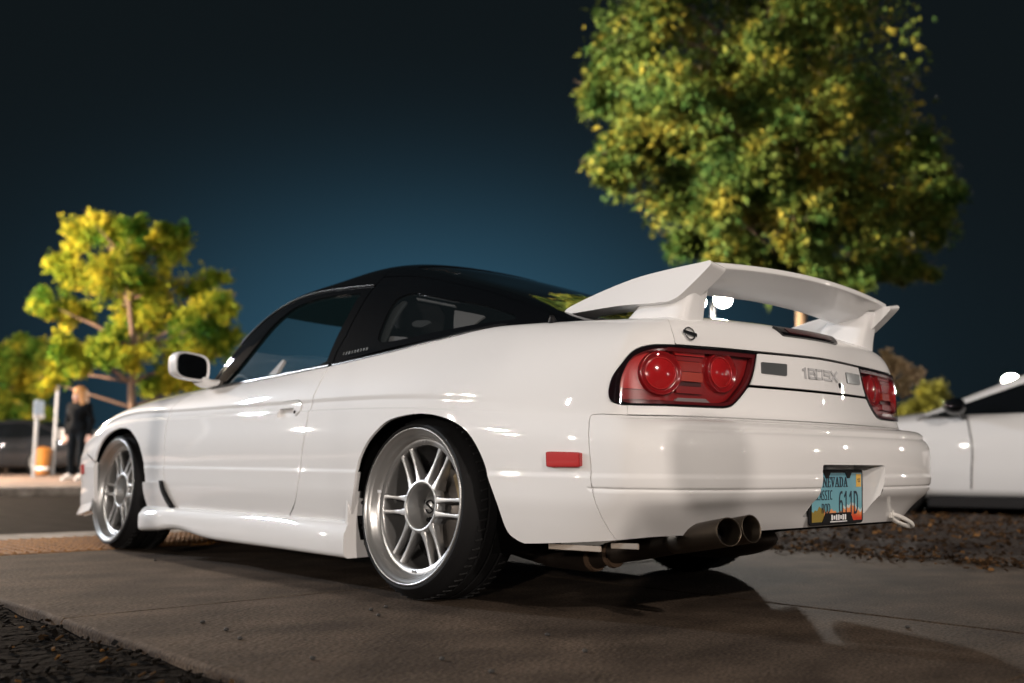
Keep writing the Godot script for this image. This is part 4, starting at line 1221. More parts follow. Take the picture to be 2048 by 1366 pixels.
func litter(f: FastNoiseLite) -> void:
	# dead leaves and bark chips, as one mass in each bed
	var leaf := MB.new()
	leaf.skin([[Vector3(0, 0, 0), Vector3(0, 0, 0)], [Vector3(-0.012, 0.004, 0.012), Vector3(0.012, 0.005, 0.012)], [Vector3(-0.014, 0.002, 0.026), Vector3(0.014, 0.006, 0.026)], [Vector3(0, 0.010, 0.045), Vector3(0.001, 0.010, 0.045)]], false, Vector3.UP)
	var chip := MB.new()
	chip.box(Vector3.ZERO, Vector3(0.030, 0.009, 0.013), 0.003)
	for bedn in 2:
		for kind in 2:
			var mm := MultiMesh.new()
			mm.transform_format = MultiMesh.TRANSFORM_3D
			mm.use_colors = true
			mm.mesh = leaf.mesh() if kind == 0 else chip.mesh()
			var n: int = [[500, 2600], [9000, 7000]][bedn][kind]
			mm.instance_count = n
			for i in n:
				var x: float
				var z: float
				var y := 0.0
				if bedn == 0:
					x = rng.randf_range(-2.8, 3.0)
					z = -1.80 - 2.2 * pow(rng.randf(), 1.2)
					y = -0.024 + noisy(x, z, f, 0.02) - 0.03 * smoothstep(-1.9, -2.5, z)
				else:
					x = rng.randf_range(-4.0, 5.0)
					var edge := 2.02 - 0.18 * smoothstep(-0.6, -2.0, x) + 0.22 * smoothstep(0.2, 1.2, x) + noisy(x, 5.0, f, 0.16)
					z = edge - 0.05 + 4.6 * pow(rng.randf(), 1.5) - (0.35 * pow(rng.randf(), 3.0))
					y = 0.006 + 0.05 * smoothstep(0.0, 0.7, z - edge) + noisy(x * 1.3, z * 1.3, f, 0.04) * smoothstep(0.0, 0.4, z - edge)
				var s := rng.randf_range(0.6, 1.5) * (0.55 if bedn == 0 else 0.62)
				var bs := Basis.from_euler(Vector3(rng.randf_range(-0.6, 0.6), rng.randf() * TAU, rng.randf_range(-0.6, 0.6))).scaled(Vector3.ONE * s)
				mm.set_instance_transform(i, Transform3D(bs, Vector3(x, y + 0.006, z)))
				var t := rng.randf()
				var c := Color(0.022, 0.013, 0.007).lerp(Color(0.20, 0.105, 0.04), pow(t, 4.0)) if bedn == 1 else Color(0.006, 0.005, 0.004).lerp(Color(0.16, 0.08, 0.025), pow(t, 14.0))
				mm.set_instance_color(i, c)
			var o := MultiMeshInstance3D.new()
			o.name = ["dead_leaves", "bark_chips"][kind]
			o.multimesh = mm
			o.material_override = M.litter
			add_child(o, true)
			tag(o, [["few dry leaf scraps scattered over the dark planting bed, lower left", "dark bark chips covering the planting bed, lower left"], ["brown dead leaves lying over the bed behind the coupe's tail", "brown bark chips strewn over the bed behind the coupe's tail"]][bedn][kind], ["leaves", "bark"][kind])
			o.set_meta("kind", "stuff")
	# pebbles lying on the slabs
	var pts := [[452, 1262], [405, 1247], [480, 1280], [742, 1222], [772, 1216], [757, 1233], [625, 1320], [884, 1321], [1095, 1272], [1170, 1305], [310, 1122], [1267, 1203], [1815, 1257], [983, 1347]]
	var names := ["left pebble of the loose trio left of centre", "small pebble farthest left of the loose trio", "right pebble of the loose trio left of centre", "lowest pebble of the close trio below the rear wheel", "topmost pebble of the close trio below the rear wheel", "middle pebble of the close trio below the rear wheel", "lone pebble near the bottom edge, left of centre", "pebble near the bottom edge, below the rear wheel", "pebble midway below the exhaust pipe", "pebble right of centre near the bottom edge", "tiny dark speck of stone by the front wheel's shadow", "pebble inside the shadow below the exhaust tips", "lone pebble at the far right", "pebble at the bottom edge, in the middle"]
	for i in pts.size():
		var q := ground_at(pts[i][0], pts[i][1])
		var b := MB.new()
		var g := []
		for a in 6:
			var row := []
			for k in 9:
				var w := TAU * k / 9.0
				var r := sin(PI * (a + 0.5) / 6.0) * 0.0065 * (1.0 + 0.35 * f.get_noise_2d(k * 3.0 + i * 9.0, a * 3.0))
				row.append(Vector3(cos(w) * r * 1.2, 0.0045 + cos(PI * (a + 0.5) / 6.0) * 0.0045, sin(w) * r))
			g.append(row)
		b.skin(g, true)
		b.face(g[0], Vector3.UP)
		var o := part("pebble", b, M.pebble, self)
		o.position = q
		o.rotation.y = i * 1.7
		tag(o, names[i] + " on the concrete before the coupe", "pebble", "pebbles strewn over the concrete")

func ground_at(px: float, py: float) -> Vector3:
	var d := at(px, py, 1.0) - cam_at
	return cam_at + d * (-cam_at.y / d.y)

# ============================================================ trees
func tree(called: String, label: String, base: Vector3, forks: Array, lobes: Array, n: int, spray: Mesh, leaf: Material, cols: Array, size: float, trunk_r: float, droop: float, sd: int) -> void:
	var r := RandomNumberGenerator.new()
	r.seed = sd
	var o := thing(called, label, "tree", base)
	var tb := MB.new()
	var path := [Vector3(0, -0.1, 0)]
	for q in forks:
		path.append(q - base)
	var radii := [trunk_r * 1.25]
	for i in forks.size():
		radii.append(trunk_r * (1.0 - 0.45 * float(i + 1) / forks.size()))
	tb.tube(path, radii, 12)
	part("trunk", tb, M.bark, o)
	var tips := []
	for k in lobes.size():
		var c: Vector3 = lobes[k][0] - base
		var R: float = lobes[k][1]
		var from: Vector3 = path[clampi(1 + k % maxi(1, path.size() - 1), 1, path.size() - 1)]
		# start from the fork that lies lower than the lobe
		for q in path:
			if q.y < c.y - 0.3 and q.distance_to(c) < from.distance_to(c):
				from = q
		var mid := from.lerp(c, 0.5) + Vector3(r.randf_range(-0.2, 0.2), 0.12 * R, r.randf_range(-0.2, 0.2))
		var b := MB.new()
		b.tube([from, mid, c, c + (c - mid) * 0.4 + Vector3(0, R * 0.2, 0)], [trunk_r * 0.42, trunk_r * 0.26, trunk_r * 0.10, trunk_r * 0.03], 7)
		part("limb", b, M.bark_shaded if lobes.size() > 31 else M.bark, o)
		for t in int(10 * R + 5):
			var d := Vector3(r.randfn(), r.randfn() * 0.8, r.randfn()).normalized() * R * r.randf_range(0.5, 1.2)
			tips.append([c, c + d, R])
	var tw := MB.new()
	for t in tips:
		tw.tube([t[0], t[0].lerp(t[1], 0.5) + Vector3(0, 0.1 * t[2], 0), t[1]], [trunk_r * 0.10, trunk_r * 0.07, trunk_r * 0.02], 5, false)
	var two := part("twigs", tw, M.bark, o)
	two.set_meta("kind", "stuff")
	var mm := MultiMesh.new()
	mm.transform_format = MultiMesh.TRANSFORM_3D
	mm.use_colors = true
	mm.mesh = spray
	mm.instance_count = n
	var fn := FastNoiseLite.new()
	fn.seed = sd
	fn.frequency = 0.8
	for i in n:
		var t: Array = tips[r.randi() % tips.size()]
		var along := pow(r.randf(), 0.55)
		var p: Vector3 = t[0].lerp(t[1], along * 1.05) + Vector3(r.randfn(), r.randfn(), r.randfn()) * 0.2 * t[2]
		var out: Vector3 = (t[1] - t[0]).normalized()
		var d := (out * 0.7 + Vector3(r.randfn(), r.randfn(), r.randfn()) * 0.55 - Vector3(0, droop, 0)).normalized()
		var sx := d.cross(Vector3(r.randfn(), r.randfn(), r.randfn())).normalized()
		var s := size * r.randf_range(0.7, 1.3)
		mm.set_instance_transform(i, Transform3D(Basis(sx * s, d.cross(sx) * -s, d * s), p))
		var w := clampf(0.5 + fn.get_noise_3dv(p * 1.3) * 1.1 + r.randfn() * 0.18, 0.0, 1.0)
		var c: Color = (cols[0] as Color).lerp(cols[1], w) if w < 0.75 else (cols[1] as Color).lerp(cols[2], (w - 0.75) * 4.0)
		mm.set_instance_color(i, c)
	var cr := MultiMeshInstance3D.new()
	cr.name = "crown"
	cr.multimesh = mm
	cr.material_override = leaf
	o.add_child(cr, true)
	cr.set_meta("kind", "stuff")

func pinnate() -> ArrayMesh:   # a drooping compound leaf, one metre long
	var b := MB.new()
	for k in 11:
		var t := 0.12 + 0.088 * (k / 2)
		var s := 1.0 if k % 2 == 0 else -1.0
		var sag := -0.28 * t * t
		var o := Vector3(0, sag, t)
		var d := Vector3(0.72 * s, -0.15, 0.55).normalized()
		if k == 10:
			d = Vector3(0, -0.35, 1).normalized()
			t = 0.72
			o = Vector3(0, -0.28 * t * t, t)
		var w := d.cross(Vector3.UP).normalized() * 0.062
		var L := 0.40 - 0.10 * absf(t - 0.35)
		b.face([o, o + d * L * 0.42 + w + Vector3(0, 0.015, 0), o + d * L], Vector3.UP)
		b.face([o, o + d * L, o + d * L * 0.42 - w + Vector3(0, 0.015, 0)], Vector3.UP)
	return b.mesh()

func broad() -> ArrayMesh:   # a bunch of broad leaves
	var b := MB.new()
	var r := RandomNumberGenerator.new()
	r.seed = 5
	for k in 7:
		var o := Vector3(r.randf_range(-0.35, 0.35), r.randf_range(-0.25, 0.25), r.randf_range(0.0, 0.7))
		var d := Vector3(r.randfn(), r.randfn() - 0.4, r.randfn() + 0.6).normalized()
		var w := d.cross(Vector3(r.randfn(), r.randfn(), r.randfn())).normalized()
		var L := r.randf_range(0.34, 0.5)
		var pts := [o, o + d * L * 0.25 + w * L * 0.38, o + d * L * 0.62 + w * L * 0.32, o + d * L, o + d * L * 0.62 - w * L * 0.32, o + d * L * 0.25 - w * L * 0.38]
		b.face(pts)
	return b.mesh()

func lobes_at(list: Array, depth: float, seed_: int, spread: float) -> Array:
	var r := RandomNumberGenerator.new()
	r.seed = seed_
	var o := []
	for q in list:
		var dz: float = r.randf_range(-spread, spread)
		o.append([at(q[0], q[1], depth + dz), q[2] / 2010.0 * depth * 0.92])
	return o

func trees() -> void:
	var pin := pinnate()
	var brd := broad()
	var D := 20.0
	var big := lobes_at([[1235, 110, 60], [1290, 60, 90], [1215, 190, 62], [1300, 190, 95], [1225, 300, 50], [1290, 300, 95], [1240, 350, 42], [1350, 390, 85], [1400, 480, 60], [1420, 270, 130], [1440, 130, 130], [1500, 420, 110], [1480, 510, 60], [1570, 300, 140], [1580, 120, 150], [1620, 470, 90], [1700, 380, 120], [1710, 200, 120], [1745, 470, 75], [1820, 420, 80], [1870, 450, 40], [1810, 310, 80], [1560, 530, 50], [1640, 550, 40], [1700, 545, 45], [1760, 540, 28], [1830, 535, 36], [1880, 380, 55], [1500, -40, 170], [1700, -20, 180], [1330, -30, 110]], D, 4, 1.3)
	big.append_array(lobes_at([[1590, 230, 90], [1555, 380, 85], [1500, 310, 80], [1640, 340, 85], [1530, 160, 85], [1600, 500, 60], [1440, 400, 70], [1680, 430, 60], [1560, 70, 80], [1390, 200, 80]], 17.6, 8, 0.5))
	var base := ground_at(1600, 1000)
	base = at(1602, 700, D)
	base.y = 0.0
	tree("street_tree", "tall leafy street tree with drooping leaves and pale trunk, behind the rear wing", base, [at(1602, 700, D), at(1604, 585, D), at(1590, 440, D + 0.2), at(1560, 300, D), at(1540, 150, D), at(1540, 0, D)], big, 90000, pin, M.leaf, [Color(0.012, 0.034, 0.005), Color(0.058, 0.066, 0.008), Color(0.13, 0.105, 0.012)], 0.15, 0.12, 0.55, 21)
	var D2 := 21.0
	var left := lobes_at([[178, 470, 42], [182, 440, 20], [130, 520, 38], [150, 560, 45], [245, 470, 42], [262, 455, 28], [262, 520, 45], [330, 500, 45], [352, 470, 26], [225, 560, 60], [310, 570, 62], [105, 612, 34], [150, 630, 40], [255, 640, 60], [330, 640, 62], [395, 590, 42], [400, 650, 55], [440, 610, 35], [455, 670, 38], [435, 550, 18], [145, 700, 40], [120, 745, 25], [210, 690, 40], [270, 710, 42], [350, 720, 45], [410, 705, 40], [310, 760, 30], [365, 770, 34], [175, 730, 32], [105, 765, 16]], D2, 9, 0.7)
	var b2 := at(264, 800, D2)
	b2.y = 0.1
	tree("street_tree", "bright yellow-green tree with pale forking trunk, behind the coupe's bonnet", b2, [at(264, 815, D2), at(262, 765, D2), at(268, 700, D2), at(258, 600, D2), at(250, 520, D2)], left, 22000, brd, M.leaf_bright, [Color(0.04, 0.12, 0.008), Color(0.34, 0.33, 0.02), Color(0.50, 0.41, 0.03)], 0.11, 0.085, 0.15, 33)
	# its bare lower boughs, seen against the dark
	var D3 := 27.0
	var far := lobes_at([[28, 690, 22], [60, 700, 28], [20, 740, 40], [70, 745, 36], [40, 790, 40], [90, 780, 26], [5, 820, 40], [60, 830, 36], [-40, 740, 60]], D3, 12, 0.8)
	var b3 := at(8, 900, D3)
	b3.y = 0.1
	tree("street_tree", "darker green tree cut off by the left edge", b3, [at(8, 880, D3), at(20, 800, D3), at(30, 720, D3)], far, 10000, brd, M.leaf, [Color(0.03, 0.09, 0.008), Color(0.20, 0.20, 0.015), Color(0.36, 0.30, 0.02)], 0.14, 0.10, 0.15, 44)
	# a tree out of view on the left, whose shade dapples the ground and the coupe's door
	var shade := []
	for q in [[0.0, 6.2, 0.0, 1.3], [0.9, 5.6, 0.5, 0.9], [-0.9, 6.6, -0.4, 0.9], [1.5, 6.8, 0.2, 0.8], [0.2, 7.3, -0.5, 0.9], [2.3, 5.9, 0.4, 0.7], [-1.5, 5.6, 0.2, 0.6], [3.0, 6.6, 0.0, 0.6]]:
		shade.append([Vector3(-1.6 + q[0], q[1], -11.6 + q[2]), q[3]])
	tree("street_tree", "leafy street tree to the left of the photographer, outside the view", Vector3(-1.6, -0.1, -11.6), [Vector3(-1.6, 2.6, -11.6), Vector3(-1.5, 4.6, -11.6), Vector3(-1.5, 6.4, -11.5)], shade, 2600, brd, M.leaf, [Color(0.02, 0.05, 0.006), Color(0.07, 0.09, 0.012), Color(0.14, 0.12, 0.014)], 0.30, 0.10, 0.15, 71)
	# small things behind the coupe's right tail lamp
	var D4 := 15.0
	var pale := lobes_at([[1790, 735, 20], [1820, 745, 18], [1775, 775, 20], [1800, 770, 20], [1765, 718, 14]], D4, 14, 0.3)
	var b4 := at(1785, 880, D4)
	b4.y = 0.02
	tree("shrub", "small pale pinkish shrub just right of the coupe's tail", b4, [at(1785, 840, D4), at(1785, 780, D4)], pale, 420, brd, M.leaf_pale, [Color(0.14, 0.10, 0.05), Color(0.30, 0.22, 0.13), Color(0.42, 0.32, 0.22)], 0.12, 0.03, 0.1, 51)
	var D5 := 24.0
	var bush := lobes_at([[1840, 815, 24], [1870, 800, 26], [1895, 810, 22], [1865, 775, 16], [1820, 825, 16]], D5, 15, 0.4)
	var b5 := at(1865, 900, D5)
	b5.y = 0.0
	tree("shrub", "dim yellow-green bush behind the bonnet of the white parked car", b5, [at(1865, 860, D5), at(1865, 810, D5)], bush, 1100, pin, M.leaf, [Color(0.05, 0.05, 0.008), Color(0.11, 0.10, 0.012), Color(0.16, 0.13, 0.015)], 0.22, 0.05, 0.0, 61)

# ============================================================ background
func sign_post(label: String, px: float, top: float, foot_depth: float, boards: Array) -> void:
	var t := at(px, top, foot_depth)
	var o := thing("sign_post", label, "sign", Vector3(t.x, 0.1, t.z))
	var p := MB.new()
	p.tube([Vector3.ZERO, Vector3(0, t.y - 0.1, 0)], [0.035], 8)
	part("post", p, M.galvanised, o)
	for bd in boards:
		var c := at(px + bd[0], bd[1], foot_depth) - o.position
		var to_eye := (EYE - o.position - c)
		to_eye.y = 0.0
		var ez := to_eye.normalized().rotated(Vector3.UP, bd[5])
		c += ez * 0.05
		var s := MB.new()
		var w: float = bd[2] / 2010.0 * foot_depth
		var h: float = bd[3] / 2010.0 * foot_depth
		s.prism(rounded(xy([-w / 2, -h / 2, w / 2, -h / 2, w / 2, h / 2, -w / 2, h / 2]), 0.04), c, Vector3.UP.cross(ez), Vector3.UP, -0.004, 0.004)
		part("sign_board", s, bd[4], o)

func sign_post_plain() -> void:
	# stands beside the photographer; its shadow falls across the rear quarter panel
	var to_lamp := (Vector3(-6, 12.0, -22) - Vector3(-0.15, 0.68, -0.82))
	var f := Vector3(-0.15, 0, -0.82) + Vector3(to_lamp.x, 0, to_lamp.z).normalized() * 4.0
	var o := thing("sign_post", "grey steel post beside the photographer, outside the view", "post", f)
	var p := MB.new()
	p.tube([Vector3(0, -0.1, 0), Vector3(0, 3.4, 0)], [0.048], 14)
	part("post", p, M.galvanised, o)
	var b := MB.new()
	b.prism(rounded(xy([-0.22, 2.75, 0.22, 2.75, 0.22, 3.35, -0.22, 3.35]), 0.04), Vector3(0, 0, 0.055), Vector3.RIGHT, Vector3.UP, -0.003, 0.003)
	part("sign_board", b, M.galvanised, o)

func background() -> void:
	sign_post("street sign on a thin post, pale blue board over a white one, far left", 76, 800, 19.0, [[0, 815, 20, 28, M.sign_blue, 0.3], [0, 832, 22, 10, M.white_print, 0.3]])
	sign_post("tall thin post with a small white plate, left of the woman", 117, 745, 23.0, [[0, 868, 16, 22, M.white_print, 0.2]])
	sign_post_plain()
	# orange waste bin
	var b := at(83, 935, 22.5)
	b.y = 0.1
	var bin := thing("waste_bin", "orange plastic bin with tapering sides standing below the street sign", "bin", b)
	var mb := MB.new()
	mb.lathe([Vector2(0.0, 0.0), Vector2(0.13, 0.0), Vector2(0.14, 0.02), Vector2(0.18, 0.50), Vector2(0.18, 0.50), Vector2(0.20, 0.51), Vector2(0.20, 0.56), Vector2(0.17, 0.56)].map(func(q): return q), 20, Vector3.ZERO, Basis(Vector3.RIGHT, Vector3.FORWARD, Vector3.UP))
	part("body", mb, M.orange, bin)
	var bd := MB.new()
	bd.lathe([Vector2(0.152, 0.10), Vector2(0.156, 0.10), Vector2(0.160, 0.17), Vector2(0.156, 0.17)], 20, Vector3.ZERO, Basis(Vector3.RIGHT, Vector3.FORWARD, Vector3.UP))
	part("band", bd, M.white_print, bin)
	var ld := MB.new()
	ld.lathe([Vector2(0.19, 0.565), Vector2(0.16, 0.60), Vector2(0.0, 0.62)], 20, Vector3.ZERO, Basis(Vector3.RIGHT, Vector3.FORWARD, Vector3.UP))
	part("lid", ld, M.orange, bin)
	# a low wall with a pale coping at the back
	var w0 := at(-60, 900, 44.0)
	var w1 := at(260, 900, 44.0)
	var wall := thing("wall", "low dark boundary wall with pale coping behind the parked dark cars", "wall", Vector3(w0.x, 0, w0.z))
	var dv := Vector3(w1.x - w0.x, 0, w1.z - w0.z)
	var bs := Basis(Vector3.UP, atan2(-dv.z, dv.x))
	var wm := MB.new()
	wm.box(bs * Vector3(dv.length() * 0.5, 0.8, 0), Vector3(dv.length(), 1.6, 0.2), 0.01, bs)
	part("wall_face", wm, M.wall_dark, wall)
	var wc := MB.new()
	wc.box(bs * Vector3(dv.length() * 0.5, 1.66, 0), Vector3(dv.length(), 0.10, 0.30), 0.015, bs)
	part("coping", wc, M.concrete_pale, wall)
	# dark cars parked beyond the street
	var c1 := at(14, 940, 25.0)
	car_simple("black parked car at the left edge, glints along its side", "parked_car", Vector3(c1.x, 0.05, c1.z), rad(40.0), M.car_black, false)
	var c2 := at(128, 930, 33.0)
	car_simple("black parked car half hidden behind the woman", "parked_car", Vector3(c2.x, 0.05, c2.z), rad(-50.0), M.car_black, false)
	# the white car on the right
	var c3 := at(2140, 960, 8.6)
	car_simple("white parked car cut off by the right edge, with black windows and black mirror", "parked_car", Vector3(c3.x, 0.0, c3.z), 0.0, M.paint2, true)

# a four-seat car built as a lofted body: stations along x (front = +x)
func car_simple(label: String, called: String, o: Vector3, turn: float, paint: Material, detailed: bool) -> void:
	var root := thing(called, label, "car", o, turn)
	if detailed:
		root.rotation.y = rad(22.0)
	# stations: x, belt half width, sill y, belt y, hood y at the middle
	var st := [[2.30, 0.50, 0.32, 0.52, 0.56], [2.22, 0.70, 0.22, 0.60, 0.66], [2.0, 0.84, 0.19, 0.70, 0.76], [1.6, 0.90, 0.18, 0.78, 0.85], [1.1, 0.92, 0.18, 0.83, 0.92], [0.6, 0.925, 0.18, 0.86, 0.98], [0.0, 0.925, 0.18, 0.88, 0.98], [-0.7, 0.925, 0.18, 0.90, 0.98], [-1.3, 0.92, 0.18, 0.93, 1.0], [-1.8, 0.88, 0.21, 0.95, 1.02], [-2.15, 0.78, 0.26, 0.95, 1.0], [-2.28, 0.60, 0.34, 0.88, 0.93]]
	var g := []
	for k in 67:
		var t := k / 66.0 * (st.size() - 1.001)
		var i := int(t)
		var f := t - i
		var v := []
		for c in 5:
			v.append(cubic_interpolate(st[i][c], st[i + 1][c], st[maxi(i - 1, 0)][c], st[mini(i + 2, st.size() - 1)][c], f))
		var row := []
		for s in [1.0, -1.0]:
			var half := [Vector2(0.55, v[2]), Vector2(0.93, v[2] + 0.01), Vector2(0.985, v[2] + 0.09), Vector2(0.995, lerpf(v[2], v[3], 0.38)), Vector2(1.0, lerpf(v[2], v[3], 0.52)), Vector2(1.0, lerpf(v[2], v[3], 0.70)), Vector2(0.985, lerpf(v[2], v[3], 0.80)), Vector2(0.955, lerpf(v[2], v[3], 0.95)), Vector2(0.92, v[3]), Vector2(0.80, lerpf(v[3], v[4], 0.55)), Vector2(0.45, lerpf(v[3], v[4], 0.93)), Vector2(0.0, v[4])]
			if s < 0:
				half.reverse()
				half = half.slice(1)
			for q in half:
				row.append(Vector3(v[0], q.y, q.x * v[1] * s))
		g.append(row)
	var b := MB.new()
	b.skin(g, true)
	b.face(g[0])
	b.face(g[66])
	var bo := part("body", b, paint, root)
	# greenhouse: side view outline lofted across
	var gs := [[1.15, 0.86, 0.86], [0.55, 1.11, 0.74], [0.10, 1.27, 0.68], [-0.45, 1.35, 0.64], [-1.0, 1.31, 0.64], [-1.5, 1.14, 0.68], [-1.95, 0.97, 0.76]]
	var gg := []
	for k in 31:
		var t := k / 30.0 * (gs.size() - 1.001)
		var i := int(t)
		var f := t - i
		var v := []
		for c in 3:
			v.append(cubic_interpolate(gs[i][c], gs[i + 1][c], gs[maxi(i - 1, 0)][c], gs[mini(i + 2, gs.size() - 1)][c], f))
		var row := []
		var low := 0.86
		for s in [1.0, -1.0]:
			var half := [Vector2(0.87, low), Vector2(lerpf(0.87, v[2], 0.5), lerpf(low, v[1], 0.5)), Vector2(v[2], v[1] - 0.04), Vector2(v[2] - 0.05, v[1]), Vector2(0.3, v[1] + 0.03), Vector2(0, v[1] + 0.035)]
			if s < 0:
				half.reverse()
				half = half.slice(1)
			for q in half:
				row.append(Vector3(v[0], q.y, q.x * s))
		gg.append(row)
	var gb := MB.new()
	gb.skin(gg, false)
	var ro := part("roof", gb, paint, bo)
	for s in [1.0, -1.0]:
		# side glass: a dark pane lying just proud of the greenhouse flank
		var top := []
		var bot := []
		for k in 25:
			var t := lerpf(1.0, 27.0, k / 24.0)
			var i := int(t)
			var r0: Array = gg[i]
			var r1: Array = gg[mini(i + 1, 30)]
			var f := t - i
			var n := r0.size()
			var a: Vector3 = (r0[0] as Vector3).lerp(r1[0], f)
			var c: Vector3 = (r0[2] as Vector3).lerp(r1[2], f)
			a = a.lerp(c, 0.06)
			c = a.lerp(c, 0.90)
			a.z += 0.012; c.z += 0.014
			bot.append(a * Vector3(1, 1, s))
			top.append(c * Vector3(1, 1, s))
		var wn := MB.new()
		var mid := []
		for k in 25:
			mid.append(bot[k].lerp(top[k], 0.5) + Vector3(0, 0, 0.012 * s))
		wn.skin([bot, mid, top], false, Vector3(0, 0.3, s))
		part("window", wn, M.car_glass, bo)
		var md := MB.new()
		md.ball(Vector3(0.86, 0.93, 1.03 * s), Vector3(0.09, 0.070, 0.11))
		md.tube([Vector3(0.84, 0.90, 0.98 * s), Vector3(0.80, 0.85, 0.88 * s)], [0.03], 8)
		part("wing_mirror", md, M.black_gloss, bo)
		for x in [1.42, -1.38]:
			var wl := MB.new()
			wl.lathe([Vector2(0.20, 0.0), Vector2(0.31, -0.01), Vector2(0.335, -0.05), Vector2(0.335, -0.20), Vector2(0.30, -0.22)].map(func(q): return Vector2(q.x, q.y)), 32, Vector3(x, 0.335, 0.93 * s), Basis(Vector3(s, 0, 0), Vector3.UP, Vector3(0, 0, s)))
			var wo := part("wheel", wl, M.rubber, root)
			var rm := MB.new()
			rm.lathe([Vector2(0.215, -0.02), Vector2(0.22, 0.004), Vector2(0.20, 0.004), Vector2(0.19, -0.03), Vector2(0.0, -0.02)], 32, Vector3(x, 0.335, 0.93 * s), Basis(Vector3(s, 0, 0), Vector3.UP, Vector3(0, 0, s)))
			part("rim", rm, M.rim_grey, wo)
		if not detailed:
			var hl := MB.new()
			hl.ball(Vector3(2.16, 0.60, 0.62 * s), Vector3(0.10, 0.06, 0.14))
			part("headlight", hl, M.chrome, bo)
			var ha := MB.new()
			for x in [0.05, -0.95]:
				ha.box(Vector3(x, 0.72, 0.93 * s), Vector3(0.18, 0.03, 0.03), 0.008)
			part("door_handle", ha, M.chrome, bo)
		else:
			# door gap and trim strip
			for x in [0.80, -0.60]:
				var gp := MB.new()
				var row: Array = g[0]
				for r in g:
					if absf(r[0].x - x) < absf(row[0].x - x):
						row = r
				var pts := []
				for k in range(2, 9):
					var q: Vector3 = row[k] if s > 0 else row[22 - k]
					pts.append(q + Vector3(-0.05 * (1.0 - absf(k - 4.5) / 3.0) * 0.6, 0, 0.001 * s))
				gp.tube(pts, [0.005], 6)
				part("door_gap", gp, M.black, bo)
			var hn := MB.new()
			hn.box(Vector3(-0.40, 0.72, 0.928 * s), Vector3(0.2, 0.03, 0.03), 0.01)
			part("door_handle", hn, paint, bo)
			var sk := MB.new()
			sk.box(Vector3(0.0, 0.16, 0.86 * s), Vector3(2.2, 0.10, 0.1), 0.02)
			part("sill", sk, M.black, bo)
	var un := MB.new()
	un.box(Vector3(0, 0.22, 0), Vector3(3.9, 0.12, 1.5), 0.04)
	part("underbody", un, M.under, root)

func side_z(y: float) -> float:
	if y < 0.3:
		return lerpf(0.86, 0.915, (y - 0.18) / 0.12)
	return 0.926 - 0.06 * smoothstep(0.72, 0.90, y)

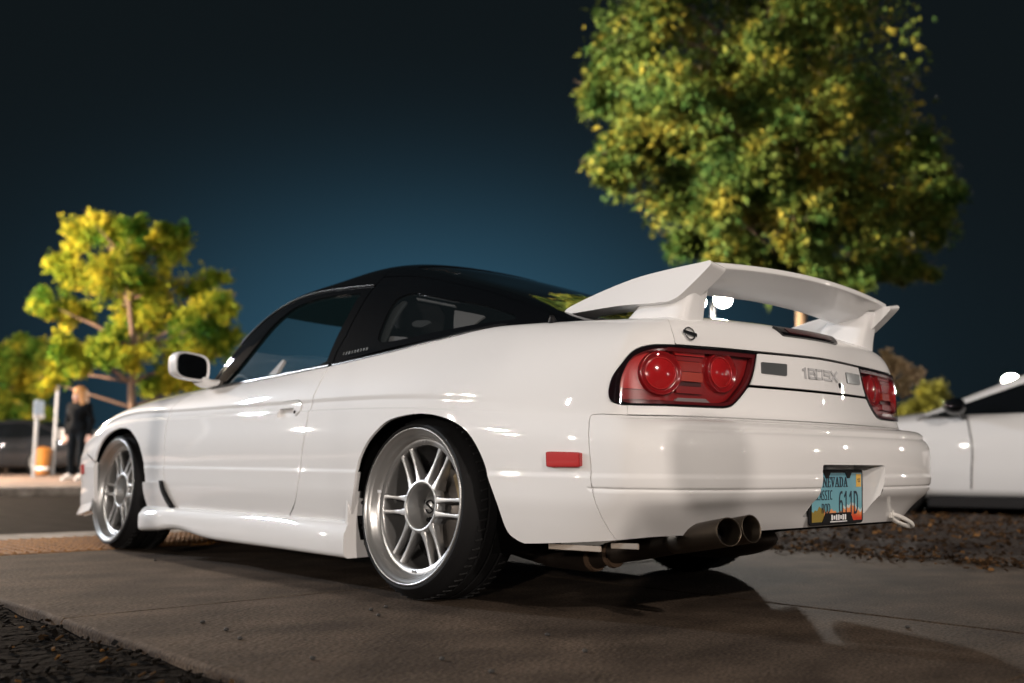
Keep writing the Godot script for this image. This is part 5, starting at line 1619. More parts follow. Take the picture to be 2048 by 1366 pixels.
# ============================================================ people
class Field:
	var bones := []
	func bone(a: Vector3, b: Vector3, ra: float, rb: float, flat := 1.0) -> void:
		bones.append([a, b, ra, rb, flat])
	func dist(p: Vector3) -> float:
		var k := 0.035
		var s := 1e9
		for q in bones:
			var a: Vector3 = q[0]
			var d: Vector3 = q[1] - a
			var h := clampf((p - a).dot(d) / maxf(d.length_squared(), 1e-8), 0.0, 1.0)
			var e: float = p.distance_to(a + d * h) - lerpf(q[2], q[3], h)
			if e > s + k:
				continue
			var m := maxf(k - absf(s - e), 0.0) / k
			s = minf(s, e) - m * m * k * 0.25
		return s
	func mesh_into(mb: MB, cell: float) -> void:
		var lo := Vector3.INF
		var hi := -Vector3.INF
		for q in bones:
			var r: float = maxf(q[2], q[3]) + cell * 2.0
			for e in 2:
				lo = lo.min(q[e] - Vector3.ONE * r)
				hi = hi.max(q[e] + Vector3.ONE * r)
		var n := Vector3i(((hi - lo) / cell).ceil()) + Vector3i.ONE
		var sy := n.x
		var sz := n.x * n.y
		var f := PackedFloat32Array()
		f.resize(n.x * n.y * n.z)
		f.fill(1.0)
		# near each bone only
		var todo := {}
		for q in bones:
			var r: float = maxf(q[2], q[3]) + cell * 2.5
			var a := Vector3i(((q[0].min(q[1]) - Vector3.ONE * r - lo) / cell).floor()).max(Vector3i.ZERO)
			var b := Vector3i(((q[0].max(q[1]) + Vector3.ONE * r - lo) / cell).ceil()).min(n - Vector3i.ONE)
			for z in range(a.z, b.z + 1):
				for y in range(a.y, b.y + 1):
					for x in range(a.x, b.x + 1):
						todo[x + y * sy + z * sz] = true
		for id in todo:
			var z: int = id / sz
			var y: int = (id - z * sz) / sy
			var x: int = id - z * sz - y * sy
			f[id] = dist(lo + Vector3(x, y, z) * cell)
		var vid := {}
		var e := cell * 0.5
		for id in todo:
			var z: int = id / sz
			var y: int = (id - z * sz) / sy
			var x: int = id - z * sz - y * sy
			if x >= n.x - 1 or y >= n.y - 1 or z >= n.z - 1:
				continue
			var neg := 0
			var c := Vector3.ZERO
			var cnt := 0
			var vals := []
			for k in 8:
				var w := f[id + (k & 1) + ((k >> 1) & 1) * sy + (k >> 2) * sz]
				vals.append(w)
				if w < 0.0:
					neg += 1
			if neg == 0 or neg == 8:
				continue
			for ed in [[0, 1], [2, 3], [4, 5], [6, 7], [0, 2], [1, 3], [4, 6], [5, 7], [0, 4], [1, 5], [2, 6], [3, 7]]:
				var A: float = vals[ed[0]]
				var B: float = vals[ed[1]]
				if (A < 0.0) != (B < 0.0):
					var t := A / (A - B)
					var p0 := Vector3(ed[0] & 1, (ed[0] >> 1) & 1, ed[0] >> 2)
					var p1 := Vector3(ed[1] & 1, (ed[1] >> 1) & 1, ed[1] >> 2)
					c += p0.lerp(p1, t)
					cnt += 1
			var p := lo + (Vector3(x, y, z) + c / cnt) * cell
			var g := Vector3(dist(p + Vector3(e, 0, 0)) - dist(p - Vector3(e, 0, 0)), dist(p + Vector3(0, e, 0)) - dist(p - Vector3(0, e, 0)), dist(p + Vector3(0, 0, e)) - dist(p - Vector3(0, 0, e)))
			vid[id] = mb.v(p, g.normalized())
		for id in vid:
			for ax in 3:
				var st: int = [1, sy, sz][ax]
				var u: int = [sy, sz, 1][ax]
				var w: int = [sz, 1, sy][ax]
				if (f[id] < 0.0) != (f[id + st] < 0.0):
					if vid.has(id - u) and vid.has(id - w) and vid.has(id - u - w):
						mb.quad(vid[id], vid[id - u], vid[id - u - w], vid[id - w])

# a clothed figure from its joints (x = its front, y up, z = its right); J: joints by name
func figure(o: Node3D, J: Dictionary, skin: Material, top: Material, legs: Material, shoes: Material, hair: Material, long_hair: bool, cell: float) -> void:
	var body_f := Field.new()
	var S := func(n: String, s: int) -> Vector3:
		return J[n + ("_r" if s > 0 else "_l")]
	# trousers
	var lf := Field.new()
	lf.bone(J.pelvis + Vector3(0, 0.06, -0.06), J.pelvis + Vector3(0, 0.06, 0.06), 0.115, 0.115)
	for s in [1, -1]:
		lf.bone(S.call("hip", s), S.call("knee", s), 0.092, 0.060)
		lf.bone(S.call("knee", s), S.call("ankle", s), 0.062, 0.048)
	var lm := MB.new()
	lf.mesh_into(lm, cell)
	# jacket with sleeves
	body_f.bone(J.pelvis + Vector3(0, 0.07, -0.06), J.pelvis + Vector3(0, 0.07, 0.06), 0.125, 0.125)
	body_f.bone(J.pelvis + Vector3(0, 0.07, 0), J.chest, 0.125, 0.125)
	body_f.bone(J.chest + (J.shoulder_l - J.chest) * 0.45, J.chest + (J.shoulder_r - J.chest) * 0.45, 0.115, 0.115)
	body_f.bone(J.shoulder_l, J.shoulder_r, 0.062, 0.062)
	body_f.bone(J.chest, J.neck, 0.09, 0.055)
	for s in [1, -1]:
		body_f.bone(S.call("shoulder", s), S.call("elbow", s), 0.060, 0.047)
		body_f.bone(S.call("elbow", s), S.call("wrist", s), 0.047, 0.036)
	var tm := MB.new()
	body_f.mesh_into(tm, cell)
	# head, neck and hands: the person's own body
	var sf := Field.new()
	var up: Vector3 = J.head_up
	var fr: Vector3 = J.face
	var sd := fr.cross(up).normalized()
	var H: Vector3 = J.head
	sf.bone(J.neck - up * 0.03, H - up * 0.04, 0.050, 0.050)
	sf.bone(H + up * 0.03 - fr * 0.012, H - up * 0.035 + fr * 0.012, 0.086, 0.066)
	sf.bone(H - up * 0.03 + fr * 0.03, H - up * 0.088 + fr * 0.055, 0.054, 0.030)
	sf.bone(H + up * 0.005 + fr * 0.088, H - up * 0.030 + fr * 0.104, 0.010, 0.015)
	for s in [1.0, -1.0]:
		sf.bone(H + sd * 0.078 * s + up * 0.0, H + sd * 0.082 * s - up * 0.03, 0.016, 0.012)
		sf.bone(H + fr * 0.072 + sd * 0.012 * s - up * 0.052, H + fr * 0.072 - sd * 0.0 - up * 0.052, 0.012, 0.014)
	var hm := MB.new()
	sf.mesh_into(hm, cell * 0.45)
	var torso := part("person_body", hm, skin, o)
	for s in [1, -1]:
		var hf := Field.new()
		var w: Vector3 = S.call("wrist", s)
		var d: Vector3 = (S.call("hand", s) - w).normalized()
		var ac: Vector3 = d.cross(Vector3(1, 0, 0.2)).normalized()
		if absf(d.x) > 0.8:
			ac = d.cross(Vector3.UP).normalized()
		var pn := ac.cross(d).normalized()
		hf.bone(w, w + d * 0.03, 0.026, 0.026)
		for k in 4:
			var b: Vector3 = w + d * 0.09 + ac * (k - 1.5) * 0.021
			hf.bone(w + d * 0.025 + ac * (k - 1.5) * 0.012, b, 0.017, 0.0125)
			var L: float = [0.062, 0.075, 0.070, 0.055][k]
			var m: Vector3 = b + (d * 0.85 + pn * 0.5 * s).normalized() * L * 0.5
			hf.bone(b, m, 0.0105, 0.0095)
			hf.bone(m, m + (d * 0.5 + pn * 0.85 * s).normalized() * L * 0.5, 0.0095, 0.008)
		var tb := w + d * 0.03 + ac * -0.03
		hf.bone(tb, tb + (d * 0.7 - ac * 0.7).normalized() * 0.045, 0.014, 0.012)
		hf.bone(tb + (d * 0.7 - ac * 0.7).normalized() * 0.045, tb + (d * 0.9 - ac * 0.45).normalized() * 0.075, 0.0115, 0.009)
		var xm := MB.new()
		hf.mesh_into(xm, 0.006)
		part("hand", xm, skin, o)
	for s in [1.0, -1.0]:
		var em := MB.new()
		em.ball(H + fr * 0.078 + sd * 0.031 * s + up * 0.004, Vector3.ONE * 0.0125, Basis.IDENTITY, 10, 8)
		part("eye", em, M.eye, torso)
	var lips := MB.new()
	lips.ball(H + fr * 0.083 - up * 0.053, Vector3(0.008, 0.006, 0.022), Basis(fr, up, sd), 10, 6)
	part("mouth", lips, M.lip, torso)
	# hair
	var rf := Field.new()
	rf.bone(H + up * 0.045 - fr * 0.02, H + up * 0.0 - fr * 0.035, 0.100, 0.098)
	rf.bone(H + up * 0.075 + fr * 0.035, H + up * 0.055 + fr * 0.03, 0.052, 0.05)
	if long_hair:
		for s in [1.0, -1.0]:
			rf.bone(H + sd * 0.075 * s + up * 0.02, H + sd * 0.088 * s - up * 0.12 - fr * 0.01, 0.036, 0.040)
			rf.bone(H + sd * 0.088 * s - up * 0.12 - fr * 0.01, H + sd * 0.125 * s - up * 0.27 + fr * 0.015, 0.042, 0.026)
		rf.bone(H - fr * 0.06, H - fr * 0.075 - up * 0.22, 0.09, 0.085)
	var rm := MB.new()
	rf.mesh_into(rm, cell * 0.6)
	part("hair", rm, hair, o)
	part("trousers", lm, legs, o)
	part("jacket", tm, top, o)
	for s in [1, -1]:
		var ff := Field.new()
		var a: Vector3 = S.call("ankle", s)
		var t: Vector3 = S.call("toe", s)
		ff.bone(a + Vector3(0, -0.02, 0), a.lerp(t, 0.35) - Vector3(0, 0.008, 0), 0.047, 0.042)
		ff.bone(a.lerp(t, 0.3), t, 0.043, 0.034)
		var fm := MB.new()
		ff.mesh_into(fm, cell * 0.6)
		part("shoe", fm, shoes, o)

func people() -> void:
	var p := at(150, 975, 16.3)
	var o := thing("person", "long-haired woman in black with white shoes, standing across the street", "person", Vector3(p.x, 0.096, p.z), rad(125.0))
	var J := {
		"pelvis": Vector3(0, 0.80, 0), "chest": Vector3(0.015, 1.10, 0), "neck": Vector3(0.0, 1.285, 0), "head": Vector3(0.025, 1.40, 0),
		"head_up": Vector3(0.12, 1, -0.05).normalized(), "face": Vector3(1, -0.16, 0.45).normalized(),
		"shoulder_l": Vector3(0, 1.21, -0.155), "shoulder_r": Vector3(0, 1.21, 0.155), "elbow_l": Vector3(-0.03, 0.97, -0.215), "elbow_r": Vector3(-0.03, 0.97, 0.215),
		"wrist_l": Vector3(0.015, 0.745, -0.215), "wrist_r": Vector3(0.015, 0.745, 0.215), "hand_l": Vector3(0.03, 0.66, -0.21), "hand_r": Vector3(0.03, 0.66, 0.21),
		"hip_l": Vector3(0, 0.80, -0.085), "hip_r": Vector3(0, 0.80, 0.085), "knee_l": Vector3(0.03, 0.43, -0.095), "knee_r": Vector3(0.01, 0.43, 0.10),
		"ankle_l": Vector3(0.0, 0.09, -0.10), "ankle_r": Vector3(-0.03, 0.09, 0.115), "toe_l": Vector3(0.15, 0.036, -0.12), "toe_r": Vector3(0.12, 0.036, 0.15)}
	figure(o, J, M.skin, M.jacket, M.trousers, M.shoe_white, M.hair_fair, true, 0.02)
	# the photographer, kneeling behind the camera
	var fw := Vector3(cam_fwd.x, 0, cam_fwd.z).normalized()
	var k := EYE - fw * 0.52 - cam_right * 0.09
	var ph := thing("person", "kneeling photographer in dark clothes behind the camera", "person", Vector3(k.x, -0.06, k.z), atan2(-fw.z, fw.x))
	var K := {
		"pelvis": Vector3(-0.30, 0.42, 0), "chest": Vector3(-0.16, 0.70, 0), "neck": Vector3(-0.06, 0.87, 0), "head": Vector3(0.0, 0.96, 0),
		"head_up": Vector3(0.35, 1, 0).normalized(), "face": Vector3(1, -0.4, 0).normalized(),
		"shoulder_l": Vector3(-0.10, 0.81, -0.175), "shoulder_r": Vector3(-0.10, 0.81, 0.175), "elbow_l": Vector3(0.06, 0.58, -0.22), "elbow_r": Vector3(0.06, 0.58, 0.22),
		"wrist_l": Vector3(0.30, 0.50, -0.09), "wrist_r": Vector3(0.30, 0.50, 0.09), "hand_l": Vector3(0.38, 0.51, -0.06), "hand_r": Vector3(0.38, 0.51, 0.06),
		"hip_l": Vector3(-0.30, 0.40, -0.09), "hip_r": Vector3(-0.30, 0.40, 0.09), "knee_l": Vector3(0.05, 0.52, -0.17), "knee_r": Vector3(0.02, 0.07, 0.14),
		"ankle_l": Vector3(0.02, 0.09, -0.17), "ankle_r": Vector3(-0.40, 0.10, 0.14), "toe_l": Vector3(0.17, 0.04, -0.18), "toe_r": Vector3(-0.42, 0.04, 0.14)}
	figure(ph, K, M.skin, M.jacket, M.trousers, M.black, M.hair_dark, false, 0.02)

# ============================================================ helpers
func rad(a: float) -> float:
	return deg_to_rad(a)

class MB:
	var p := PackedVector3Array()
	var n := PackedVector3Array()
	var t := PackedVector2Array()
	var c := PackedColorArray()
	var ix := PackedInt32Array()
	func v(pos: Vector3, nrm: Vector3, uv := Vector2.ZERO) -> int:
		p.append(pos); n.append(nrm); t.append(uv)
		return p.size() - 1
	func tri(a: int, b: int, d: int) -> void:
		var g := (p[b] - p[a]).cross(p[d] - p[a])
		if g.dot(n[a] + n[b] + n[d]) > 0.0:
			ix.append(a); ix.append(d); ix.append(b)
		else:
			ix.append(a); ix.append(b); ix.append(d)
	func quad(a: int, b: int, d: int, e: int) -> void:
		tri(a, b, d); tri(a, d, e)
	func face(pts: Array, out := Vector3.ZERO) -> void:   # flat convex face
		var g := Vector3.ZERO
		for i in range(1, pts.size() - 1):
			g += (pts[i] - pts[0]).cross(pts[i + 1] - pts[0])
		g = g.normalized()
		if out != Vector3.ZERO and g.dot(out) < 0.0:
			g = -g
		var b := p.size()
		for q in pts:
			v(q, g)
		for i in range(1, pts.size() - 1):
			tri(b, b + i, b + i + 1)
	func mesh() -> ArrayMesh:
		var a := []
		a.resize(Mesh.ARRAY_MAX)
		a[Mesh.ARRAY_VERTEX] = p
		a[Mesh.ARRAY_NORMAL] = n
		a[Mesh.ARRAY_TEX_UV] = t
		if c.size() == p.size() and c.size() > 0:
			a[Mesh.ARRAY_COLOR] = c
		a[Mesh.ARRAY_INDEX] = ix
		var m := ArrayMesh.new()
		m.add_surface_from_arrays(Mesh.PRIMITIVE_TRIANGLES, a)
		return m
	func mirrored() -> MB:
		var o := MB.new()
		for i in p.size():
			o.v(p[i] * Vector3(1, 1, -1), n[i] * Vector3(1, 1, -1), t[i])
		for i in range(0, ix.size(), 3):
			o.ix.append(ix[i]); o.ix.append(ix[i + 2]); o.ix.append(ix[i + 1])
		return o
	func paint(col: Color, from := 0) -> void:
		while c.size() < from:
			c.append(Color(1, 1, 1))
		while c.size() < p.size():
			c.append(col)
	# bevelled box
	func box(at: Vector3, size: Vector3, bv := 0.0, bs := Basis.IDENTITY) -> void:
		var h := size * 0.5
		bv = minf(bv, minf(h.x, minf(h.y, h.z)) * 0.95)
		var e := h - Vector3.ONE * bv
		var ax := [Vector3.RIGHT, Vector3.UP, Vector3.BACK]
		for k in 3:
			for s in [-1.0, 1.0]:
				var a: Vector3 = ax[k]; var b: Vector3 = ax[(k + 1) % 3]; var d: Vector3 = ax[(k + 2) % 3]
				var q := []
				for w in [[-1, -1], [1, -1], [1, 1], [-1, 1]]:
					q.append(at + bs * (a * s * h[k] + b * w[0] * e[(k + 1) % 3] + d * w[1] * e[(k + 2) % 3]))
				face(q, bs * (a * s))
		if bv <= 0.0:
			return
		for k in 3:
			for s1 in [-1.0, 1.0]:
				for s2 in [-1.0, 1.0]:
					var a: Vector3 = ax[k]; var b: Vector3 = ax[(k + 1) % 3]; var d: Vector3 = ax[(k + 2) % 3]
					var k1 := (k + 1) % 3
					var k2 := (k + 2) % 3
					var b0 := p.size()
					for s in [-1.0, 1.0]:
						v(at + bs * (a * s * e[k] + b * s1 * h[k1] + d * s2 * e[k2]), bs * (b * s1))
						v(at + bs * (a * s * e[k] + b * s1 * e[k1] + d * s2 * h[k2]), bs * (d * s2))
					quad(b0, b0 + 1, b0 + 3, b0 + 2)
		for sx in [-1.0, 1.0]:
			for sy in [-1.0, 1.0]:
				for sz in [-1.0, 1.0]:
					var b0 := p.size()
					v(at + bs * Vector3(sx * h.x, sy * e.y, sz * e.z), bs * Vector3(sx, 0, 0))
					v(at + bs * Vector3(sx * e.x, sy * h.y, sz * e.z), bs * Vector3(0, sy, 0))
					v(at + bs * Vector3(sx * e.x, sy * e.y, sz * h.z), bs * Vector3(0, 0, sz))
					tri(b0, b0 + 1, b0 + 2)
	# tube along a path, radius per point
	func tube(path: Array, radii: Array, sides := 10, caps := true) -> void:
		var up := Vector3.UP
		var rings := []
		var nn := path.size()
		var prev := Vector3.ZERO
		for i in nn:
			var d: Vector3 = (path[mini(i + 1, nn - 1)] - path[maxi(i - 1, 0)]).normalized()
			var a := prev
			if i == 0:
				a = d.cross(Vector3(0.31, 0.9, 0.27)).normalized()
			a = (a - d * a.dot(d)).normalized()
			prev = a
			var b := d.cross(a)
			var r: float = radii[mini(i, radii.size() - 1)]
			var ring := []
			for k in sides + 1:
				var w := TAU * k / sides
				var nr := a * cos(w) + b * sin(w)
				ring.append(v(path[i] + nr * r, nr, Vector2(float(k) / sides, float(i))))
			rings.append(ring)
		for i in nn - 1:
			for k in sides:
				quad(rings[i][k], rings[i][k + 1], rings[i + 1][k + 1], rings[i + 1][k])
		if caps:
			for e in [0, nn - 1]:
				var out: Vector3 = path[0] - path[1] if e == 0 else path[nn - 1] - path[nn - 2]
				var q := []
				for k in sides:
					q.append(p[rings[e][k]])
				face(q, out)
	# surface of revolution; prof = [radius, height] along axis; hard edge where a point is given twice
	func lathe(prof: Array, segs: int, o: Vector3, bs: Basis) -> void:   # axis = bs.z
		var m := prof.size()
		var rows := []
		for i in m:
			var q: Vector2 = prof[i]
			var d := Vector2.ZERO
			if i > 0 and prof[i - 1] != q:
				d += (q - prof[i - 1]).normalized()
			if i < m - 1 and prof[i + 1] != q:
				d += (prof[i + 1] - q).normalized()
			d = d.normalized()
			var nr := Vector2(d.y, -d.x)
			var row := []
			for k in segs + 1:
				var w := TAU * k / segs
				var e := bs.x * cos(w) + bs.y * sin(w)
				row.append(v(o + e * q.x + bs.z * q.y, e * nr.x + bs.z * nr.y, Vector2(float(k) / segs, float(i) / m)))
			rows.append(row)
		for i in m - 1:
			if prof[i] == prof[i + 1]:
				continue
			for k in segs:
				quad(rows[i][k], rows[i][k + 1], rows[i + 1][k + 1], rows[i + 1][k])
	func ball(o: Vector3, r: Vector3, bs := Basis.IDENTITY, su := 16, sv := 10) -> void:
		var rows := []
		for j in sv + 1:
			var a := PI * j / sv
			var row := []
			for k in su + 1:
				var w := TAU * k / su
				var d := Vector3(sin(a) * cos(w), cos(a), sin(a) * sin(w))
				row.append(v(o + bs * (d * r), bs * (d / r).normalized(), Vector2(float(k) / su, float(j) / sv)))
			rows.append(row)
		for j in sv:
			for k in su:
				quad(rows[j][k], rows[j][k + 1], rows[j + 1][k + 1], rows[j + 1][k])
	# prism: outline in the plane (o, ex, ey), from ez*d0 to ez*d1, edges chamfered
	func prism(poly: PackedVector2Array, o: Vector3, ex: Vector3, ey: Vector3, d0: float, d1: float, bv := 0.0) -> void:
		var ez := ex.cross(ey).normalized()
		var inner := poly
		if bv > 0.0:
			var r := Geometry2D.offset_polygon(poly, -bv, Geometry2D.JOIN_MITER)
			if r.size() == 1 and r[0].size() == poly.size():
				# line the inset points up with the outline
				inner = PackedVector2Array()
				for q in poly:
					var best: Vector2 = r[0][0]
					for w in r[0]:
						if w.distance_to(q) < best.distance_to(q):
							best = w
					inner.append(best)
			else:
				bv = 0.0
		var tr := Geometry2D.triangulate_polygon(inner)
		for s in [0, 1]:
			var b0 := p.size()
			var nz := ez * (1.0 if s == 1 else -1.0)
			for q in inner:
				v(o + ex * q.x + ey * q.y + ez * (d1 if s == 1 else d0), nz)
			for i in range(0, tr.size(), 3):
				tri(b0 + tr[i], b0 + tr[i + 1], b0 + tr[i + 2])
		var k := poly.size()
		var cw := Geometry2D.is_polygon_clockwise(poly)
		for i in k:
			var j := (i + 1) % k
			var e := (poly[j] - poly[i])
			if e.length() < 1e-6:
				continue
			var o2 := Vector2(e.y, -e.x).normalized() * (-1.0 if cw else 1.0)
			var nr := ex * o2.x + ey * o2.y
			var A := o + ex * poly[i].x + ey * poly[i].y
			var B := o + ex * poly[j].x + ey * poly[j].y
			face([A + ez * (d0 + bv), B + ez * (d0 + bv), B + ez * (d1 - bv), A + ez * (d1 - bv)], nr)
			if bv > 0.0:
				var A2 := o + ex * inner[i].x + ey * inner[i].y
				var B2 := o + ex * inner[j].x + ey * inner[j].y
				face([A + ez * (d1 - bv), B + ez * (d1 - bv), B2 + ez * d1, A2 + ez * d1], nr + ez)
				face([A + ez * (d0 + bv), B + ez * (d0 + bv), B2 + ez * d0, A2 + ez * d0], nr - ez)
	# skin over rows of points (grid), smooth normals from the grid itself
	func skin(g: Array, closed := false, out := Vector3.INF) -> void:
		var h := g.size()
		var w: int = g[0].size()
		var b0 := p.size()
		var mid := Vector3.ZERO
		for r in g:
			for q in r:
				mid += q
		mid /= float(h * w)
		var flip := 0.0
		var ns := []
		for i in h:
			for j in w:
				var dv: Vector3 = g[mini(i + 1, h - 1)][j] - g[maxi(i - 1, 0)][j]
				var du: Vector3 = g[i][(j + 1) % w if closed else mini(j + 1, w - 1)] - g[i][(j - 1 + w) % w if closed else maxi(j - 1, 0)]
				var nn := du.cross(dv).normalized()
				ns.append(nn)
				flip += nn.dot(g[i][j] - mid if out == Vector3.INF else out)
		var s := -1.0 if flip < 0.0 else 1.0
		for i in h:
			for j in w:
				v(g[i][j], ns[i * w + j] * s, Vector2(float(j) / w, float(i) / h))
		for i in h - 1:
			for j in (w if closed else w - 1):
				var j2 := (j + 1) % w
				quad(b0 + i * w + j, b0 + i * w + j2, b0 + (i + 1) * w + j2, b0 + (i + 1) * w + j)

func put(called: String, mesh: Mesh, m: Material, parent: Node = self) -> MeshInstance3D:
	var o := MeshInstance3D.new()
	o.name = called
	o.mesh = mesh
	o.material_override = m
	parent.add_child(o, true)
	return o

func part(called: String, b: MB, m: Material, parent: Node) -> MeshInstance3D:
	return put(called, b.mesh(), m, parent)

func thing(called: String, label: String, category: String, at := Vector3.ZERO, turn := 0.0, group := "") -> Node3D:
	var o := Node3D.new()
	o.name = called
	o.position = at
	o.rotation.y = turn
	add_child(o, true)
	tag(o, label, category, group)
	return o

func tag(o: Node, label: String, category: String, group := "") -> void:
	o.set_meta("label", label)
	o.set_meta("category", category)
	if group:
		o.set_meta("group", group)

func struct(o: Node) -> Node:
	o.set_meta("kind", "structure")
	return o

# linear base colour
func mat(r: float, g: float, b: float, rough := 0.6, metal := 0.0) -> StandardMaterial3D:
	var m := StandardMaterial3D.new()
	m.albedo_color = Color(r, g, b).linear_to_srgb()
	m.roughness = rough
	m.metallic = metal
	return m

func coat(m: StandardMaterial3D, amount := 1.0, rough := 0.03) -> StandardMaterial3D:
	m.clearcoat_enabled = true
	m.clearcoat = amount
	m.clearcoat_roughness = rough
	return m

func pane(r: float, g: float, b: float, a: float) -> StandardMaterial3D:
	var m := mat(r, g, b, 0.0)
	m.albedo_color.a = a
	m.transparency = BaseMaterial3D.TRANSPARENCY_ALPHA
	m.cull_mode = BaseMaterial3D.CULL_DISABLED
	return m

func noise_tex(freq: float, lo: Color, hi: Color, sd := 1, size := 512, oct := 5, kind := FastNoiseLite.TYPE_SIMPLEX_SMOOTH) -> NoiseTexture2D:
	var f := FastNoiseLite.new()
	f.seed = sd
	f.noise_type = kind
	f.frequency = freq
	f.fractal_octaves = oct
	var t := NoiseTexture2D.new()
	t.noise = f
	t.width = size
	t.height = size
	t.seamless = true
	var gr := Gradient.new()
	gr.set_color(0, lo)
	gr.set_color(1, hi)
	t.color_ramp = gr
	return t

func grainy(m: StandardMaterial3D, col: Texture2D, bump: Texture2D, scale: float, height: float) -> StandardMaterial3D:
	m.uv1_triplanar = true
	m.uv1_world_triplanar = true
	m.uv1_scale = Vector3.ONE * scale
	if col:
		m.albedo_texture = col
	if bump:
		m.heightmap_enabled = true
		m.heightmap_texture = bump
		m.heightmap_scale = height
	return m

func xy(a: Array) -> PackedVector2Array:
	var o := PackedVector2Array()
	for i in range(0, a.size(), 2):
		o.append(Vector2(a[i], a[i + 1]))
	return o

# smooth curve through points (Catmull-Rom)
func curve(a: PackedVector2Array, n := 6, closed := false) -> PackedVector2Array:
	var o := PackedVector2Array()
	var k := a.size()
	for i in (k if closed else k - 1):
		var p0 := a[(i - 1 + k) % k] if closed else a[maxi(i - 1, 0)]
		var p1 := a[i]
		var p2 := a[(i + 1) % k]
		var p3 := a[(i + 2) % k] if closed else a[mini(i + 2, k - 1)]
		for j in n:
			o.append(p1.cubic_interpolate(p2, p0, p3, float(j) / n))
	if not closed:
		o.append(a[k - 1])
	return o

# round the corners of an outline
func rounded(a: PackedVector2Array, r: float, n := 4) -> PackedVector2Array:
	var o := PackedVector2Array()
	var k := a.size()
	for i in k:
		var p := a[i]
		var q0 := p + (a[(i - 1 + k) % k] - p).limit_length(minf(r, (a[(i - 1 + k) % k] - p).length() * 0.45))
		var q1 := p + (a[(i + 1) % k] - p).limit_length(minf(r, (a[(i + 1) % k] - p).length() * 0.45))
		for j in n + 1:
			var t := float(j) / n
			o.append(q0.lerp(p, t).lerp(p.lerp(q1, t), t))
	return o

func rev(a: PackedVector2Array) -> PackedVector2Array:
	var o := a.duplicate()
	o.reverse()
	return o

# ============================================================ spline surfaces
class Surf:
	var c := []            # rows of control points
	var nu := 0
	var nv := 0
	var per := false
	var kind := 0
	func solve(d: Array, periodic: bool) -> Array:
		var n := d.size()
		var x := []
		if periodic:
			x = d.duplicate()
			for it in 60:
				for i in n:
					x[i] = d[i] * 1.5 - (x[(i - 1 + n) % n] + x[(i + 1) % n]) * 0.25
			return [x[n - 1]] + x + [x[0], x[1]]
		x = d.duplicate()
		for it in 60:
			for i in range(1, n - 1):
				x[i] = d[i] * 1.5 - (x[i - 1] + x[i + 1]) * 0.25
		return [x[0] * 2.0 - x[1]] + x + [x[n - 1] * 2.0 - x[n - 2]]
	func _init(rows: Array, periodic: bool, k: int) -> void:
		per = periodic
		kind = k
		nv = rows.size()
		nu = rows[0].size()
		var a := []
		for r in rows:
			a.append(solve(r, periodic))
		var w: int = a[0].size()
		for r in nv + 2:
			c.append(PackedVector3Array())
		for j in w:
			var col := []
			for r in nv:
				col.append(a[r][j])
			col = solve(col, false)
			for r in nv + 2:
				c[r].append(col[r])
	func ev(u: float, v: float) -> Vector3:
		if per:
			u = fposmod(u, float(nu))
		var iu := clampi(int(floor(u)), 0, nu - 1 if per else nu - 2)
		var iv := clampi(int(floor(v)), 0, nv - 2)
		var t := u - iu
		var s := 1.0 - t
		var b0 := s * s * s / 6.0
		var b1 := (3.0 * t * t * t - 6.0 * t * t + 4.0) / 6.0
		var b3 := t * t * t / 6.0
		var b2 := 1.0 - b0 - b1 - b3
		var y := v - iv
		var z := 1.0 - y
		var w := [z * z * z / 6.0, (3.0 * y * y * y - 6.0 * y * y + 4.0) / 6.0, 0.0, y * y * y / 6.0]
		w[2] = 1.0 - w[0] - w[1] - w[3]
		var o := Vector3.ZERO
		for k in 4:
			var r: PackedVector3Array = c[iv + k]
			var wk: float = w[k]
			o += (r[iu] * b0 + r[iu + 1] * b1 + r[iu + 2] * b2 + r[iu + 3] * b3) * wk
		return o
	func disp(u: float, v: float, y: float) -> float:
		if kind != 0:
			return 0.0
		var a := absf(u if u < 17.0 else 34.0 - u)
		var d := 0.0035 * smoothstep(0.428, 0.412, y) * smoothstep(0.29, 0.36, y)          # the moulded step along the side
		if a < 5.03:
			d -= 0.004 * exp(-pow((y - 0.384) / 0.0035, 2.0))                                # groove round the bumper
		if a < 3.8:                                                                            # lip along the top of the bumper
			d += (0.007 * smoothstep(0.5445, 0.553, y) * smoothstep(0.578, 0.560, y) - 0.002 * exp(-pow((y - 0.543) / 0.005, 2.0))) * smoothstep(3.7, 2.7, a)
		if a > 5.4 and v > 4.6 and v < 6.4:
			d -= 0.006 * smoothstep(5.4, 7.6, a) * smoothstep(4.9, 5.15, v) * smoothstep(6.1, 5.75, v)   # channel at the handle
		return d
	func both(u: float, v: float, off: float) -> Array:
		var e := 0.01
		var p := ev(u, v)
		var sv := -1.0 if v > nv - 1.02 else 1.0
		var pu := (ev(u + e, v) - p)
		if pu.length() < 1e-6:
			pu = ev(u + 0.05, v + sv * 0.2) - ev(u, v + sv * 0.2)
		var q := ev(u, v + e * sv)
		var pv := (q - p) * sv
		var n := pu.cross(pv).normalized()
		if n.dot(p - Vector3(clampf(p.x, -0.75, 2.8), 0.45, 0.0)) < 0.0:
			n = -n
		if kind == 0:
			var d := disp(u, v, p.y)
			var d2 := disp(u, v + e * sv, q.y)
			var l := pv.length()
			var n2 := (n - pv / l * ((d2 - d) * sv / l)).normalized()
			return [p + n * (d + off), n2, n]
		return [p + n * off, n, n]

var V_LINES := []

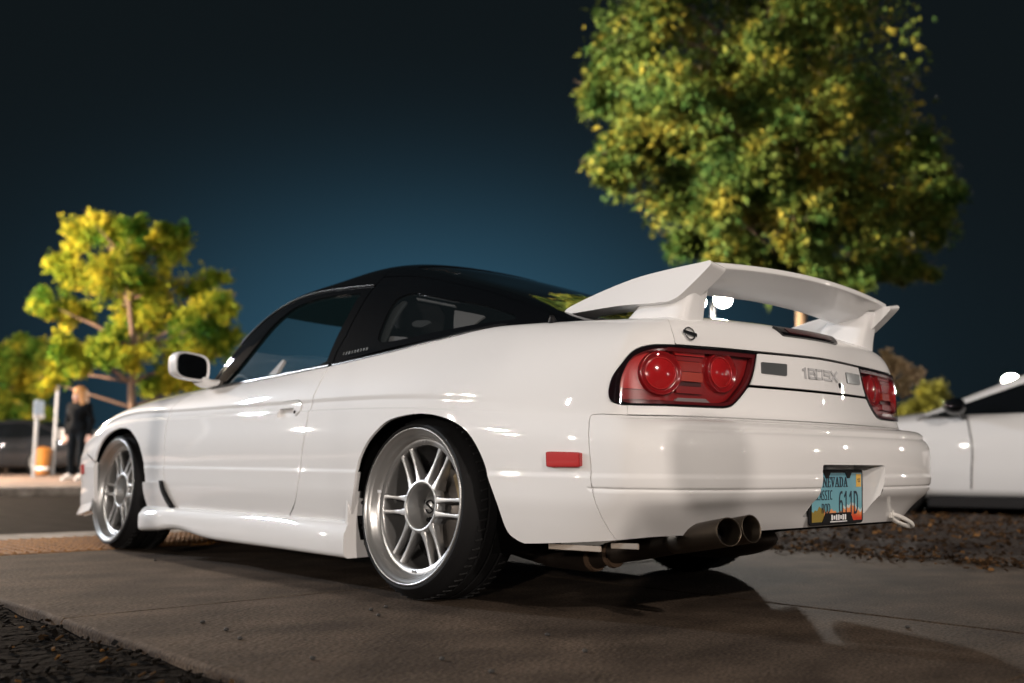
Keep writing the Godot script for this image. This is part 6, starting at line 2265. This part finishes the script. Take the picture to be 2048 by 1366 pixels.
# a panel cut out of a spline surface: poly and holes in (u, v); opt: off, thick, gap, du, dv
func panel(S: Surf, poly: PackedVector2Array, holes := [], opt := {}) -> MB:
	var off: float = opt.get("off", 0.0)
	var thick: float = opt.get("thick", 0.012)
	var gap: float = opt.get("gap", 0.0)
	var du: float = opt.get("du", 0.05)
	var dv: float = opt.get("dv", 0.0)
	var b := MB.new()
	var SC := Vector2(0.40, 0.09)
	if gap > 0.0:
		var q := PackedVector2Array()
		for w in poly:
			q.append(w * SC)
		var r := Geometry2D.offset_polygon(q, -gap)
		poly = PackedVector2Array()
		for w in r[0]:
			poly.append(w / SC)
	var lo := poly[0]
	var hi := poly[0]
	for w in poly:
		lo = lo.min(w)
		hi = hi.max(w)
	var us := []
	var i0 := int(floor(lo.x / du))
	for i in range(i0, int(ceil(hi.x / du)) + 1):
		us.append(i * du)
	var vs := []
	if dv > 0.0 or S.kind != 0:
		var st := dv if dv > 0.0 else 0.1
		for i in range(int(floor(lo.y / st)), int(ceil(hi.y / st)) + 1):
			vs.append(i * st)
	else:
		for i in V_LINES.size() - 1:
			if V_LINES[i + 1] > lo.y - 1e-6 and V_LINES[i] < hi.y + 1e-6:
				vs.append(V_LINES[i])
		for x in V_LINES:
			if x >= hi.y and (vs.is_empty() or vs[-1] < hi.y):
				vs.append(x)
	var marked := {}
	for loop in [poly] + holes:
		var k: int = loop.size()
		for i in k:
			var a: Vector2 = loop[i]
			var e: Vector2 = loop[(i + 1) % k]
			var st := int(ceil(maxf(absf(e.x - a.x) / du, absf(e.y - a.y) / 0.02) * 3.0)) + 1
			for s in st + 1:
				var w := a.lerp(e, float(s) / st)
				var cx := int(floor((w.x - us[0]) / du))
				var cy := vs.bsearch(w.y, false) - 1
				for ox in [-1, 0, 1]:
					for oy in [-1, 0, 1]:
						if ox == 0 or absf((w.x - us[0]) / du - cx - (0.0 if ox < 0 else 1.0)) < 0.02:
							if oy == 0 or (oy < 0 and cy >= 0 and cy < vs.size() and absf(w.y - vs[cy]) < 0.002) or (oy > 0 and cy + 1 < vs.size() and absf(w.y - vs[cy + 1]) < 0.002):
								marked[Vector2i(cx + ox, cy + oy)] = true
	var ids := {}
	var vert := func(w: Vector2) -> int:
		var key := Vector2i(roundi(w.x * 20000.0), roundi(w.y * 20000.0))
		if not ids.has(key):
			var r: Array = S.both(w.x, clampf(w.y, 0.0, S.nv - 1.0), off)
			ids[key] = b.v(r[0], r[1], Vector2(w.x, w.y))
		return ids[key]
	for x in us.size() - 1:
		for y in vs.size() - 1:
			var A := Vector2(us[x], vs[y])
			var C := Vector2(us[x + 1], vs[y + 1])
			var B := Vector2(C.x, A.y)
			var D := Vector2(A.x, C.y)
			if not marked.has(Vector2i(x, y)):
				var m := (A + C) * 0.5
				if not Geometry2D.is_point_in_polygon(m, poly):
					continue
				var inside := true
				for h in holes:
					if Geometry2D.is_point_in_polygon(m, h):
						inside = false
				if inside:
					b.quad(vert.call(A), vert.call(B), vert.call(C), vert.call(D))
				continue
			var res: Array = Geometry2D.intersect_polygons(PackedVector2Array([A, B, C, D]), poly)
			for h in holes:
				var nx := []
				for r in res:
					nx.append_array(Geometry2D.clip_polygons(r, h))
				res = nx
			for r in res:
				if r.size() < 3:
					continue
				var tr := Geometry2D.triangulate_polygon(r)
				for i in range(0, tr.size(), 3):
					b.tri(vert.call(r[tr[i]]), vert.call(r[tr[i + 1]]), vert.call(r[tr[i + 2]]))
	if thick > 0.0:
		var th := [thick]
		for h in holes.size():
			th.append(opt.get("hole_thick", thick))
		var li := 0
		for loop in [poly] + holes:
			var k: int = loop.size()
			for i in k:
				var a: Vector2 = loop[i]
				var e: Vector2 = loop[(i + 1) % k]
				var st := maxi(1, int(ceil(((e - a) * SC).length() / 0.02)))
				for s in st:
					var r0: Array = S.both(a.lerp(e, float(s) / st).x, clampf(a.lerp(e, float(s) / st).y, 0.0, S.nv - 1.0), off)
					var r1: Array = S.both(a.lerp(e, float(s + 1) / st).x, clampf(a.lerp(e, float(s + 1) / st).y, 0.0, S.nv - 1.0), off)
					b.face([r0[0], r1[0], r1[0] - r1[2] * th[li], r0[0] - r0[2] * th[li]])
			li += 1
	return b

# the same panel on both sides of the car
func pair(called: String, b: MB, m: Material, parent: Node, m2: Material = null) -> Array:
	return [part(called, b, m, parent), part(called, b.mirrored(), m2 if m2 else m, parent)]
